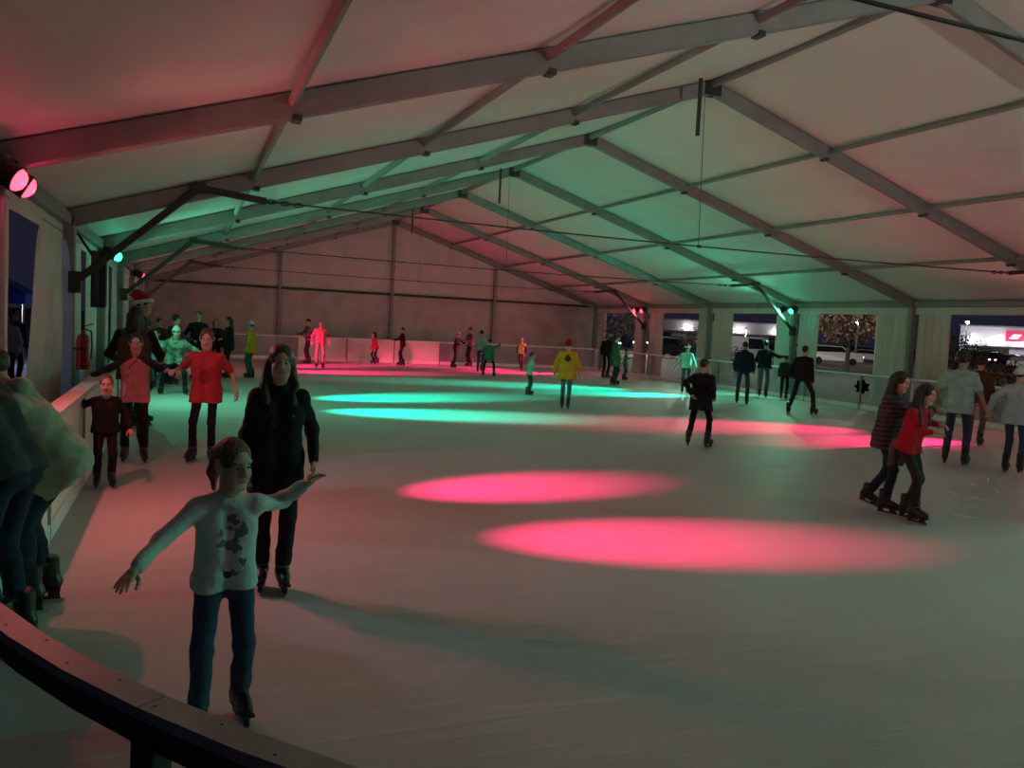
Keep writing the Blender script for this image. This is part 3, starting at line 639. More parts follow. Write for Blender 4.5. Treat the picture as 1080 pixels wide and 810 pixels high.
def person(label, at=None, xy=None, topy=None, face=0, H=1.7, c=0.0, bulk=1.0, lean=4, side=0, crouch=.03, fr=(.10, 0, 0, -8), fl=(-.10, 0, 0, 8),
           hr=(.14, .10, -.93), hl=(-.14, .10, -.93), head=(0, 0, 0), top='jacket', tm=None, sm=None, hem=0.0, bm=None, bw=1.0, hair=('short', None), hat=None,
           skin=None, v=.013, hands=('relaxed', 'relaxed'), shift=(0, 0), group='skaters on the ice', skates=True, extra=None, wob=.003, shw=1.0, flare=1.0, eh=None, er=None):
    skin = skin or m_skin; tm = tm or cloth('black', (.012, .012, .014)); bm = bm or cloth('black', (.012, .012, .014)); sm = sm or tm
    g = ground(*at) if at is not None else np.array([xy[0], xy[1], 0.0])
    vd = g[:2]/np.linalg.norm(g[:2]); rd = np.array([vd[1], -vd[0]]); fa = math.radians(face); fd = -vd*math.cos(fa)+rd*math.sin(fa)
    rz = math.atan2(fd[1], fd[0])-math.pi/2
    root = empty('person', (g[0], g[1], 0), rz, label, 'person', group)
    cz, sz = math.cos(rz), math.sin(rz)
    def w2l(p): x, y = p[0]-g[0], p[1]-g[1]; return np.array([cz*x+sz*y, -sz*x+cz*y, p[2]])
    def target(spec, sh, arm):
        if isinstance(spec[0], str):
            _, u_, v_, dd = spec; d = ray(u_, v_); o = np.array([0, 0, HC]); n_ = np.array([vd[0], vd[1], 0]); D_ = g@n_-dd; t = D_/(d@n_); return w2l(o+d*t)
        return sh+np.array(spec)*arm
    lift = .085 if skates else .0
    hf = .146+.05*c; legf = .525-.055*c; torf = .292; neckf = .036-.014*c
    if topy is not None:   # standing height from the head top seen above the feet
        d0 = math.hypot(g[0], g[1]); lo_, hi_ = .3, 2.3
        for _ in range(30):
            z_ = (lo_+hi_)/2; v_ = np.array([g[0], g[1], z_-HC]); yy = 405-CAM_F*(v_@UP)/(v_@FW)
            if yy > topy: lo_ = z_
            else: hi_ = z_
        t_ = rotm(0, -lean, side)[:, 2]; R_ = rotm(*head)
        co = legf*(.96*(1-crouch)+.09)+t_[2]*(torf+.01/1.7)+(t_[2]*.5+R_[2, 2]*.5)*(neckf+.03/1.7)+(R_@np.array([0, .012, .098]))[2]*hf/.24+.132*hf/.24
        H = (lo_-lift)/co
    s = H/1.7
    hs = hf*H/.24
    thigh, shin, ank = legf*H*.5, legf*H*.46, legf*H*.09
    hip = np.array([shift[0]*s, shift[1]*s, lift+(thigh+shin)*(1-crouch)+ank])
    R = rotm(0, -lean, side); t = R@np.array([0, 0, 1.0]); rt = R@np.array([1.0, 0, 0]); fwv = R@np.array([0, 1.0, 0])
    shc = hip+t*torf*H; chest = hip+t*torf*H*.68
    Rh = rotm(*head); nb = shc+t*.01*s; hc_ = nb+(t*.5+Rh[:, 2]*.5)*(neckf*H+.03*s)+Rh@np.array([0, .012, .098])*hs
    sw = shw*(.103-.008*c)*H*(.96+.04*bulk)
    arm1, arm2 = .168*H, .148*H
    J = {}
    for nm, sg, hspec in (('r', 1, hr), ('l', -1, hl)):
        sh = shc+rt*sg*sw-t*.050*s; tg = target(hspec, sh, arm1+arm2)
        hint = (eh or {}).get(nm, (sg*.45, -1, -.35)); J['sh'+nm] = sh; J['el'+nm], J['wr'+nm] = ik(sh, tg, arm1, arm2, hint)
        f = (fr if sg > 0 else fl); fyaw = f[3] if len(f) > 3 else 0
        ankp = np.array([f[0]*s, f[1]*s, lift+ank+f[2]*s]); hj = hip+rt*sg*.052*H
        J['hp'+nm] = hj; ky = math.radians(fyaw); J['kn'+nm], J['an'+nm] = ik(hj, ankp, thigh, shin, (-math.sin(ky), math.cos(ky), .1))
        J['yaw'+nm] = fyaw; J['pit'+nm] = f[4] if len(f) > 4 else 0
    # -- body: one continuous figure with head and five-fingered hands
    b_ = .86*s*(.9+.1*bulk); P = []
    for sg, nm in ((1, 'r'), (-1, 'l')):
        P += [('c', hip+rt*sg*.05*s, chest+rt*sg*.07*s, .085*b_, .095*b_), ('c', chest+rt*sg*.07*s, shc+rt*sg*.07*s-t*.05*s, .09*b_, .055*b_), ('c', shc, J['sh'+nm], .05*b_, .05*b_),
              ('c', J['sh'+nm], J['el'+nm], .048*b_, .038*b_), ('c', J['el'+nm], J['wr'+nm], .038*b_, .025*b_),
              ('c', J['hp'+nm], J['kn'+nm], .075*b_, .05*b_), ('c', J['kn'+nm], J['an'+nm], .05*b_, .036*b_)]
        yw = math.radians(J['yaw'+nm]); P.append(('c', J['an'+nm], J['an'+nm]+np.array([-math.sin(yw)*.06, math.cos(yw)*.06, -.03])*s, .03*s, .028*s))
    P += [('c', nb-t*.03*s, hc_+Rh@np.array([0, -.02, -.06])*hs, .052*s*(1-.1*c), .044*hs)]
    V, F, M = sdf(P, v, .03*s)
    Vs, Fs, Ms = [V], [F], [np.zeros(len(F), int)]; nb_ = len(V)
    hv, hfc, hm = head_arrays(.0055 if v < .012 else .008); Vs.append(hv@Rh.T*hs+hc_); Fs.append(hfc+nb_); Ms.append(hm); nb_ += len(hv)
    for i, (nm, sg) in enumerate((('r', 1), ('l', -1))):
        d = J['wr'+nm]-J['el'+nm]; d = d/np.linalg.norm(d); pn = np.array([-sg, 0, 0]) if abs(d[2]) > .8 else np.array([0, .0, -1.0])
        Fm = frame_from(d, -pn); hv, hfc, hm = hand_arrays(hands[i], .0045 if v < .012 else .0065)
        hv = hv.copy(); fc = hfc
        if sg < 0: hv[:, 0] *= -1; fc = hfc[:, ::-1]
        sc_ = .93*s*(1+.12*c)
        Vs.append(hv@Fm.T*sc_+J['wr'+nm]+d*.012); Fs.append(fc+nb_); Ms.append(np.zeros(len(fc), int)); nb_ += len(hv)
    hm_ = hair[1] or m_hair_dark
    obj('body', mesh_from('body', np.concatenate(Vs), np.concatenate(Fs), [skin, m_lip, m_eyew, m_iris, hm_], np.concatenate(Ms), True), root)
    # -- trousers
    P = []; w = 1.0*s*bw
    for sg, nm in ((1, 'r'), (-1, 'l')):
        P += [('c', hip+rt*sg*.045*s+t*.03*s, hip+rt*sg*.06*s-t*.02*s, .098*w, .105*w), ('c', J['hp'+nm], J['kn'+nm], .078*w, .060*w), ('c', J['kn'+nm], J['an'+nm]+(J['kn'+nm]-J['an'+nm])*.16, .060*w, .058*w)]
    V, F, M = sdf(P, v, .03*s, wob*.8*s, H*7)
    obj('trousers', mesh_from('trousers', V, F, bm, None, True), root)
    # -- top
    r = s*bulk; P = []
    low = .06+hem
    for sg in (1, -1):
        P += [('c', hip+rt*sg*.072*r, chest+rt*sg*.070*r, .112*r, .110*r, 0), ('c', chest+rt*sg*.075*r, shc+rt*sg*.055*r-t*.055*s, .110*r, .066*r, 0)]
        dn = np.array([0, 0, -1.0])*.6+(-t)*.4
        P += [('c', hip+rt*sg*.072*r, hip+rt*sg*.086*r*flare+dn*(low+.1)*s, .112*r, (.118+.05*hem*flare)*r*flare, 0)]
    for nm in 'rl': P.append(('c', J['hp'+nm], J['hp'+nm]+(J['kn'+nm]-J['hp'+nm])*(.35+hem), .102*r, .100*r, 0))
    P.append(('c', shc-t*.03*s, shc+t*.035*s, .066*r, .054*s, 0))
    P.append(('cut', hip-t*low*s, -t))
    for nm, sg in (('r', 1), ('l', -1)):
        P.append(('c', shc+rt*sg*.04*s-t*.012*s, J['sh'+nm], .054*r, .060*r, 0 if top != 'raglan' else 1))
        if top == 'tshirt': P.append(('c', J['sh'+nm], J['sh'+nm]+(J['el'+nm]-J['sh'+nm])*.72, .062*r, .060*r, 1))
        elif top == 'vest': P.append(('c', J['sh'+nm], J['sh'+nm]+(J['el'+nm]-J['sh'+nm])*.15, .06*r, .06*r, 0)); P += [('c', J['sh'+nm], J['el'+nm], .054*r, .044*r, 1), ('c', J['el'+nm], J['wr'+nm], .044*r, .034*r, 1)]
        else: P += [('c', J['sh'+nm], J['el'+nm], .061*r, .050*r, 1), ('c', J['el'+nm], J['wr'+nm]-(J['wr'+nm]-J['el'+nm])*(.10 if top == 'sweater' else .03), .050*r, .041*r, 1)]
    V, F, M = sdf(P, v, .035*s, wob*s, H*11+face)
    nmt = {'jacket': 'jacket', 'tshirt': 'shirt', 'raglan': 'shirt', 'sweater': 'sweater', 'coat': 'coat', 'vest': 'vest', 'hoodie': 'hoodie'}[top]
    topo = obj(nmt, mesh_from(nmt, V, F, [tm, sm], M, True), root)
    if top in ('hoodie',):
        hv = [('c', shc-fwv*.06*s+t*.02*s+rt*.05*s, shc-fwv*.075*s+t*.02*s-rt*.05*s, .06*r, .06*r), ('c', shc-fwv*.07*s, shc-fwv*.09*s-t*.10*s, .06*r, .035*r)]
        V, F, M = sdf(hv, v, .03*s); obj('hood', mesh_from('hood', V, F, tm, None, True), topo)
    # -- hair, hat
    if hair[0]:
        o = obj('hair', hair_mesh(hair[0], hm_, .006 if v < .012 else .009), root); o.matrix_local = M4(Rh, hc_, hs)
    if hat:
        hk = hat[0]
        if hk == 'santa':
            P = [('e', (0, -.015, .055), (.088, .106, .085), None), ('c', (0, -.03, .11), (.02, -.09, .155), .07, .045), ('c', (.02, -.09, .155), (.05, -.15, .10), .045, .022), ('cut', (0, 0, .045), (0, .2, -1))]
            V, F, M = sdf(P, .008, .03, .003); o = obj('santa_hat', mesh_from('santa_hat', V, F, m_santa_red, None, True), root); o.matrix_local = M4(Rh, hc_, hs)
            mb = MB(); mb.tube([(.094*math.cos(a), -.012+.112*math.sin(a), .047+.022*math.sin(a)) for a in np.linspace(0, 2*math.pi, 25)], .024, 8, cap=False); mb.build('fur_brim', m_fur, o, True)
            V, F, M = sdf([('e', (.056, -.165, .082), (.03, .03, .03), None)], .008, .02, .003); obj('pompom', mesh_from('pompom', V, F, m_fur, None, True), o)
        elif hk == 'beanie':
            P = [('e', (0, -.014, .05), (.087, .105, .09), None), ('c', (0, -.02, .1), (0, -.025, .13), .05, .03), ('cut', (0, 0, .035), (0, .25, -1))]
            V, F, M = sdf(P, .008, .02, .002); o = obj('beanie', mesh_from('beanie', V, F, hat[1], None, True), root); o.matrix_local = M4(Rh, hc_, hs)
            mb = MB(); mb.tube([(.089*math.cos(a), -.012+.107*math.sin(a), .043+.026*math.sin(a)) for a in np.linspace(0, 2*math.pi, 25)], .014, 6, cap=False); mb.build('cuff', hat[1], o, True)
        elif hk == 'brim':
            P = [('e', (0, -.014, .05), (.085, .103, .085), None), ('cut', (0, 0, .04), (0, .15, -1))]
            V, F, M = sdf(P, .008, .02, .002); o = obj('hat', mesh_from('hat', V, F, hat[1], None, True), root); o.matrix_local = M4(Rh, hc_, hs)
            mb = MB(); mb.lathe([(.086, .046), (.15, .040), (.152, .034), (.086, .036)], 24, Matrix.Translation((0, -.012, 0))); mb.build('brim', hat[1], o, True)
            for sx in (-1, 1):
                V, F, M = sdf([('c', (sx*.06, -.02, .11), (sx*.085, -.02, .155), .03, .022)], .008, .02); obj('ear_tuft', mesh_from('ear_tuft', V, F, hat[1], None, True), o)
    # -- skates
    if skates:
        bt, hd, bl, st = skate_meshes(.008 if v < .012 else .012)
        for nm, sg in (('r', 1), ('l', -1)):
            Rf = rotm(J['yaw'+nm], J['pit'+nm], 0); ss = .94*s*(1+.1*c)
            o = obj('skate', bt, root); o.matrix_local = M4(Rf, J['an'+nm]-Rf@np.array([0, 0, (lift+ank)/ss*ss]) if J['pit'+nm] == 0 else J['an'+nm]-Rf@np.array([0, 0, .155*ss]), (ss, ss, (lift+ank)/.155 if J['pit'+nm] == 0 else ss))
            for nm2, me in (('blade_holder', hd), ('blade', bl), ('buckle_strap', st)): obj(nm2, me, o)
    else:
        for nm in 'rl':
            Rf = rotm(J['yaw'+nm], 0, 0); P = [('c', (0, -.05, .05), (0, .09, .04), .045, .04), ('c', (0, .09, .04), (0, .15, .035), .04, .03), ('c', (0, -.04, .06), (0, -.03, .12), .045, .045), ('cut', (0, 0, .003), (0, 0, -1))]
            V, F, M = sdf(P, .014, .02); o = obj('shoe', mesh_from('shoe', V, F, m_black, None, True), root); o.matrix_local = M4(Rf, (J['an'+nm][0], J['an'+nm][1], 0), s)
    if extra: extra(root, dict(J, hip=hip, shc=shc, chest=chest, hc=hc_, Rh=Rh, t=t, rt=rt, fw=fwv, s=s, hs=hs, v=v, top=topo))
    return root

# ------------------------------------------------------------------ clothing with patterns
def plaid(name, c1, c2, c3, sc=9.0):
    if name in _M: return _M[name]
    m = bpy.data.materials.new(name); m.use_nodes = True; N = m.node_tree.nodes; Lk = m.node_tree.links; b = N['Principled BSDF']; b.inputs['Roughness'].default_value = .85
    tc = N.new('ShaderNodeTexCoord'); fac = []
    for ax_ in ('X', 'Z'):
        w = N.new('ShaderNodeTexWave'); w.wave_type = 'BANDS'; w.bands_direction = ax_; w.inputs['Scale'].default_value = sc; Lk.new(tc.outputs['Object'], w.inputs['Vector'])
        r = N.new('ShaderNodeValToRGB'); r.color_ramp.interpolation = 'CONSTANT'; r.color_ramp.elements[0].color = (0, 0, 0, 1); r.color_ramp.elements[1].color = (1, 1, 1, 1); r.color_ramp.elements[1].position = .55
        Lk.new(w.outputs['Fac'], r.inputs[0]); fac.append(r.outputs[0])
    m1 = N.new('ShaderNodeMixRGB'); m1.inputs[1].default_value = c1+(1,); m1.inputs[2].default_value = c2+(1,); Lk.new(fac[0], m1.inputs[0])
    m2 = N.new('ShaderNodeMixRGB'); m2.inputs[2].default_value = c3+(1,); Lk.new(m1.outputs[0], m2.inputs[1]); hf_ = N.new('ShaderNodeMath'); hf_.operation = 'MULTIPLY'; hf_.inputs[1].default_value = .55; Lk.new(fac[1], hf_.inputs[0]); Lk.new(hf_.outputs[0], m2.inputs[0]); Lk.new(m2.outputs[0], b.inputs['Base Color'])
    _M[name] = m; return m

def blotch(name, base, dark, centre, radii, thr=.5, sc=14.0, yside=1):
    """cloth with a printed blotchy motif on its front (yside 1) or back (-1); centre/radii in the wearer's x,z metres"""
    m = bpy.data.materials.new(name); m.use_nodes = True; N = m.node_tree.nodes; Lk = m.node_tree.links; b = N['Principled BSDF']; b.inputs['Roughness'].default_value = .85
    tc = N.new('ShaderNodeTexCoord'); sp = N.new('ShaderNodeSeparateXYZ'); Lk.new(tc.outputs['Object'], sp.inputs[0])
    def mth(op, a, bb):
        n_ = N.new('ShaderNodeMath'); n_.operation = op
        for i, q in enumerate((a, bb)):
            if isinstance(q, (int, float)): n_.inputs[i].default_value = q
            else: Lk.new(q, n_.inputs[i])
        return n_.outputs[0]
    dx = mth('DIVIDE', mth('SUBTRACT', sp.outputs[0], centre[0]), radii[0]); dz = mth('DIVIDE', mth('SUBTRACT', sp.outputs[2], centre[1]), radii[1])
    rr = mth('ADD', mth('MULTIPLY', dx, dx), mth('MULTIPLY', dz, dz)); ins = mth('LESS_THAN', rr, 1.0)
    fr_ = mth('GREATER_THAN', mth('MULTIPLY', sp.outputs[1], yside), 0.0)
    nz = N.new('ShaderNodeTexNoise'); nz.inputs['Scale'].default_value = sc; nz.inputs['Detail'].default_value = 2; Lk.new(tc.outputs['Object'], nz.inputs['Vector'])
    ms = mth('MULTIPLY', mth('MULTIPLY', ins, fr_), mth('GREATER_THAN', nz.outputs['Fac'], thr))
    mx = N.new('ShaderNodeMixRGB'); mx.inputs[1].default_value = base+(1,); mx.inputs[2].default_value = dark+(1,); Lk.new(ms, mx.inputs[0]); Lk.new(mx.outputs[0], b.inputs['Base Color'])
    n2 = N.new('ShaderNodeTexNoise'); n2.inputs['Scale'].default_value = 24; Lk.new(tc.outputs['Object'], n2.inputs['Vector'])
    bp = N.new('ShaderNodeBump'); bp.inputs['Strength'].default_value = .4; bp.inputs['Distance'].default_value = .02; Lk.new(n2.outputs['Fac'], bp.inputs['Height']); Lk.new(bp.outputs[0], b.inputs['Normal'])
    return m

BLACK = cloth('black', (.012, .012, .014)); JEANS = cloth('jeans', (.035, .055, .11)); DJEANS = cloth('dark_jeans', (.018, .026, .05)); LJEANS = cloth('light_jeans', (.10, .16, .25))
NAVY = cloth('navy', (.012, .020, .05)); CREAM = cloth('cream', (.42, .39, .30)); GREYC = cloth('grey_coat', (.05, .052, .055)); PINK = cloth('pink', (.52, .20, .22)); CHAR = cloth('charcoal', (.03, .03, .034))
REDT = (.42, .022, .025)

# -- foreground
A_TOP = blotch('white_sweater', (.55, .55, .57), (.17, .15, .15), (-.02, .88), (.07, .14), .53, 21)
person('girl in white printed sweater gliding with both arms spread, nearest the railing', at=(232, 772), topy=459, face=8, c=.55, lean=6, crouch=.04,
       fr=(.14, .10, 0, -10), fl=(-.13, -.12, 0, 8), hr=('px', 143, 600, .30), hl=('px', 323, 510, -.02), head=(26, -10, 0), top='sweater', tm=A_TOP, hem=-.01, bm=JEANS, bw=1.06,
       hair=('ponytail', m_hair_fair), v=.0085, hands=('open', 'open'), wob=.005, bulk=.96, shw=.95)
person('woman with long brown hair in black coat gliding behind the girl', at=(288, 622), topy=363, face=3, lean=2, fr=(.085, -.03, 0, -6), fl=(-.06, .04, 0, 6),
       hl=('px', 331, 486, .05), hr=(.13, .10, -.95), head=(3, -3, 0), top='coat', tm=BLACK, hem=.20, bm=BLACK, hair=('long', m_hair_brown), v=.0085, flare=1.08, wob=.004, bulk=.97, shw=.90)
person('skater in cream hoodie bending over the left barrier', at=(52, 640), face=-92, H=1.68, lean=40, crouch=.08, shift=(0, -.10), fr=(.09, .03, 0, 0), fl=(-.12, .12, 0, 0),
       hr=(.05, .75, -.55), hl=(-.05, .75, -.55), head=(0, -25, 0), top='hoodie', tm=CREAM, hem=.05, bm=DJEANS, v=.009, hair=('short', m_hair_brown), bulk=1.12, hands=('grip', 'grip'), wob=.006)
person('person in dark grey jacket cut off by the left picture edge', xy=(-.87, 5.2), face=-125, H=1.70, lean=30, shift=(0, -.02), hl=(-.1, .6, -.6), hr=(.10, .55, -.6), top='jacket', tm=GREYC, hem=-.01, bm=DJEANS, v=.011, hair=('short', m_hair_dark), bulk=1.08)
person('small boy in black jacket reaching for the left barrier', at=(110, 514), topy=394, face=4, c=.95, lean=3, fr=(.11, 0, 0, -8), fl=(-.10, .03, 0, 8), hr=('px', 78, 419, -.02), hl=(-.35, .15, -.80), head=(-4, -5, 0),
       tm=BLACK, bm=BLACK, bw=1.1, hair=('crop', m_hair_fair), v=.010, bulk=1.08)
def pouch(root, J):
    s = J['s']; mb = MB(); c_ = J['hip']+np.array([.13, .10, .06])*s; mb.box(c_, (.05, .02, .17), bev=.008)
    o = mb.build('pouch', mat('lilac_pouch', (.50, .42, .72), .4), root); o['label'] = 'pale lilac pouch on a strap'
    MB().tube([c_+np.array([0, 0, .08]), J['chest']+np.array([.06, .12, .05])*s, J['shc']+np.array([-.07, .03, .03])*s], .007*s, 5).build('strap', CHAR, root)
person('girl in pink shirt with dark sleeves holding hands with girl in red', at=(141, 487), topy=351, face=-2, c=.28, lean=4, fr=(.12, -.02, 0, -8), fl=(-.13, .05, 0, 10), hr=('px', 97, 396, -.05), hl=('px', 176, 390, .05), head=(0, -6, 0),
       top='raglan', tm=PINK, sm=CHAR, bm=BLACK, hair=('ponytail', m_hair_dark), v=.010, hem=.06, extra=pouch, shw=.92)
R_TOP = blotch('red_shirt', REDT, (.24, .016, .02), (.0, 1.08), (.085, .085), .44, 22)
person('girl in red T-shirt and black leggings holding hands on her right', at=(216, 487), topy=346, face=-14, c=.25, lean=4, fr=(.16, .05, 0, -8), fl=(-.06, -.08, 0, 8), hr=('px', 184, 391, .05), hl=('px', 249, 412, .03), head=(10, -14, 0),
       top='tshirt', tm=R_TOP, bm=BLACK, bw=.88, hair=('ponytail', m_hair_red), v=.010, hem=.10, bulk=1.05)
# -- left side
person('long-haired woman in brown jacket seen from behind at the left barrier', xy=(-.66, 12.9), topy=322, face=172, lean=3, hr=(.2, .45, -.6), hl=(-.2, .45, -.6), tm=cloth('olive_brown', (.10, .075, .05)), sm=BLACK, bm=BLACK, hair=('longback', m_hair_dark), hem=.08, bulk=1.12)
person('person in red santa hat stretching an arm to the right', xy=(-.70, 14.8), topy=311, face=75, lean=5, hr=('px', 148, 347, .1), hl=(-.2, .3, -.8), tm=cloth('dark_green', (.02, .05, .03)), bm=DJEANS, hair=('short', m_hair_dark), hat=('santa',), bulk=1.1)
person('child in pale blue jacket leaning forward by the left barrier', xy=tuple(ground(166, 409)[:2]), topy=347, face=-15, c=.3, lean=24, crouch=.1, hr=(.15, .6, -.6), hl=(-.2, .8, -.2), tm=cloth('pale_blue', (.36, .42, .55)), bm=LJEANS, hair=('bun', m_hair_dark), v=.014)
person('green-lit child in patterned hoodie and pale beanie crouching forward', at=(184, 416), topy=344, face=5, c=.3, lean=24, crouch=.14, shift=(0, -.1), fr=(.30, -.05, 0, -25), fl=(-.24, .05, 0, 12), hr=('px', 153, 377, .2), hl=('px', 211, 372, .2), head=(0, -12, 0),
       top='hoodie', tm=blotch('camo_hoodie', (.22, .27, .22), (.09, .13, .09), (0, .9), (2, 2), .5, 11), bm=BLACK, hair=('short', m_hair_dark), hat=('beanie', cloth('pale_grey', (.42, .44, .42))), v=.012, bulk=1.2)
far = dict(v=.016)
person('person in dark maroon jacket hunched at the far left', xy=tuple(ground(179, 406)[:2]), topy=331, face=120, lean=14, tm=cloth('maroon', (.07, .018, .03)), hr=(.2, .6, -.5), hl=(-.2, .7, -.4), hair=('short', m_hair_dark), bulk=1.2, **far)
person('tall man in black jacket facing the viewer at the far left', xy=tuple(ground(208, 401)[:2]), topy=328, face=-12, lean=2, hr=(.35, .25, -.6), hl=(-.14, .2, -.9), tm=BLACK, bm=BLACK, hair=('crop', m_hair_dark), bulk=1.12, **far)
person('red-haired person in dark clothes between two tall dark figures', xy=tuple(ground(226, 397)[:2]), topy=336, face=10, tm=cloth('plum', (.03, .02, .03)), hair=('bob', m_hair_red), bulk=1.1, **far)
person('woman in black with long dark hair facing left, rightmost of far group', xy=tuple(ground(241, 399)[:2]), topy=334, face=-70, lean=4, hr=(.15, .5, -.5), hl=(-.1, .45, -.5), tm=BLACK, hair=('longback', m_hair_dark), hem=.1, **far)
person('dark figure half hidden by the curtain in the far left corner', xy=tuple(ground(166, 401)[:2]), topy=335, face=30, tm=cloth('deep_red', (.10, .015, .02)), hair=('short', m_hair_dark), bulk=1.1, **far)
person('person in yellow jacket and pale brimmed hat glowing green', at=(264, 399), topy=339, face=-115, lean=3, tm=cloth('mustard', (.50, .28, .03)), bm=cloth('bottle_green', (.02, .09, .05)), hair=('short', m_hair_dark), hat=('brim', cloth('pale_hat', (.55, .56, .5))), hem=.12, bulk=1.12, v=.014)
# -- far end
person('dark-clad skater with patterned sleeves beside the plaid skater', at=(325, 384), topy=336, face=-70, lean=6, hr=(.1, .7, -.45), hl=(-.1, .5, -.6), tm=plaid('dark_checks', (.015, .015, .015), (.03, .03, .03), (.25, .25, .25), 5), hair=('short', m_hair_dark), **far)
person('skater in red and white plaid shirt far off', at=(337, 388), topy=338, face=5, tm=plaid('red_plaid', (.45, .06, .07), (.12, .03, .04), (.6, .42, .4), 5), bm=cloth('dusty_pink', (.34, .20, .20)), fr=(.12, .03, 0, -12), fl=(-.12, -.02, 0, 10), hr=(.3, .1, -.8), hl=(-.3, .1, -.8), hair=('crop', m_hair_fair), **far)
person('small child in dark red hoodie at the white end boards', at=(396, 384), topy=350, face=-60, c=.8, lean=16, crouch=.1, fr=(.2, 0, 0, -10), fl=(-.2, 0, 0, 10), tm=cloth('berry', (.30, .03, .06)), hair=('bob', m_hair_dark), top='hoodie', **far)
person('skater in dark top pointing left near the end boards', at=(424, 386), topy=345, face=-78, lean=4, hr=(.2, .75, -.45), hl=(-.1, .8, -.45), tm=cloth('wine_dark', (.04, .015, .02)), hair=('crop', m_hair_dark), fr=(.06, -.05, 0, 0), fl=(-.06, .1, 0, 0), **far)
person('skater in white headband leaning on companion by the end boards', at=(480, 388), topy=350, face=60, lean=14, side=6, hr=(.1, .7, -.4), hl=(-.1, .7, -.3), tm=CHAR, hair=('short', m_hair_dark), hat=('beanie', cloth('white_knit', (.6, .6, .6))), fr=(.12, -.1, 0, 0), fl=(-.1, -.15, 0, 0), **far)
person('skater in grey top and black trousers facing companion left', at=(495, 387), topy=345, face=-60, lean=4, hr=(.1, .55, -.5), hl=(-.1, .55, -.5), tm=cloth('mid_grey', (.12, .11, .12)), hair=('short', m_hair_dark), **far)
person('skater in pale blue jacket seen from behind in mid rink', at=(506, 393), topy=348, face=165, lean=5, tm=cloth('sky', (.26, .36, .42)), bm=JEANS, hair=('short', m_hair_dark), fr=(.1, -.15, .05, 0), **far)
person('skater in green jersey raising elbows beside head', at=(515, 397), topy=357, face=172, c=.3, lean=10, crouch=.08, fr=(.26, 0, 0, -20), fl=(-.26, 0, 0, 20), hr=(.45, .35, .30), hl=(-.4, .2, -.5), tm=cloth('green', (.03, .22, .10)), hair=('short', m_hair_dark), hem=.14, bulk=1.2, **far)
person('marshal in yellow high-visibility vest skating far off', at=(549, 391), topy=356, face=-15, c=.15, lean=4, top='vest', tm=cloth('hi_vis', (.60, .62, .18)), sm=CHAR, bm=cloth('brown_trousers', (.06, .03, .03)), hair=('crop', m_hair_fair), fr=(.05, -.2, .08, 0), fl=(-.1, .1, 0, 8), **far)
person('small child in mint jacket and dark skirt skating away', at=(557, 417), topy=371, face=110, c=.75, lean=9, tm=cloth('mint_jacket', (.34, .52, .42)), bm=cloth('tights', (.12, .06, .05)), hair=('short', m_hair_dark), hr=(.1, .5, -.7), hl=(-.2, .5, -.6), hem=.04, v=.014)
def backlogo(root, J):
    s = J['s']; c_ = J['shc']-J['fw']*.128*s-J['t']*.14*s; P = [('e', c_-J['t']*.03*s, (.095*s, .02*s, .07*s), None), ('e', c_+J['t']*.03*s, (.05*s, .02*s, .06*s), None)]
    V, F, M = sdf(P, .012, .02); o = obj('back_print', mesh_from('back_print', V, F, cloth('dark_print', (.05, .06, .02)), None, True), J['top']); o['label'] = 'dark print on the back'
person('person in bright yellow jacket and red hat walking away in mid rink', at=(596, 432), topy=358, face=178, c=.1, lean=3, tm=cloth('yellow', (.62, .34, .02)), bm=LJEANS, bw=.9, hr=(.30, .0, -.85), hl=(-.28, .02, -.88), hair=('short', m_hair_dark), hat=('beanie', m_santa_red), fr=(.07, -.06, 0, 0), fl=(-.09, .04, 0, 0), hem=.14, bulk=1.2, flare=1.1, v=.012, extra=backlogo)
# -- right
person('dark-clad skater in group under the red lamps, farthest left', at=(638, 399), topy=351, face=150, lean=4, tm=BLACK, hair=('bob', m_hair_fair), **far)
person('tall skater in long green-grey jacket under the red lamps', at=(647, 406), topy=353, face=120, lean=3, tm=cloth('green_grey', (.06, .13, .08)), bm=cloth('dark_teal', (.01, .04, .03)), hair=('short', m_hair_dark), hem=.25, bulk=1.1, hl=(-.1, .5, -.6), **far)
person('small child in teal checked coat beside the tall skater', at=(658, 401), topy=367, face=100, c=.8, lean=8, tm=plaid('teal_plaid', (.05, .16, .18), (.12, .2, .24), (.02, .06, .08), 8), bm=JEANS, hair=('short', m_hair_dark), hl=(-.1, .7, -.2), **far)
person('skater in mint jacket and santa hat holding out one arm', at=(722, 415), topy=363, face=168, lean=4, hl=('px', 709, 391, 0), hr=(.3, .1, -.8), tm=cloth('mint_white', (.42, .60, .50)), bm=cloth('two_tone', (.05, .09, .13)), hair=('short', m_hair_dark), hat=('santa',), v=.014)
person('boy in black jacket skating away with legs apart', at=(736, 472), topy=378, face=160, c=.15, lean=6, crouch=.05, fr=(.16, .10, 0, -14), fl=(-.20, -.05, 0, 18), hr=('px', 753, 418, 0), hl=('px', 729, 415, .1), head=(-15, 0, 0), tm=BLACK, bm=BLACK, hair=('short', m_hair_dark), bulk=1.18, hem=.16, v=.011)
person('skater in navy hoodie and jeans with back turned', at=(782, 426), topy=360, face=176, lean=4, fr=(.14, 0, 0, -10), fl=(-.14, 0, 0, 10), hr=(.16, .25, -.85), hl=(-.16, .25, -.85), top='hoodie', tm=NAVY, bm=JEANS, hair=('short', m_hair_dark), bulk=1.18, v=.013)
person('man in black top and grey jeans leaning at the right barrier', at=(804, 419), topy=359, face=172, lean=8, tm=BLACK, bm=cloth('grey_jeans', (.10, .12, .16)), hair=('short', m_hair_dark), hr=('px', 826, 376, -.1), hl=(-.1, .6, -.5), bulk=1.15, v=.013)
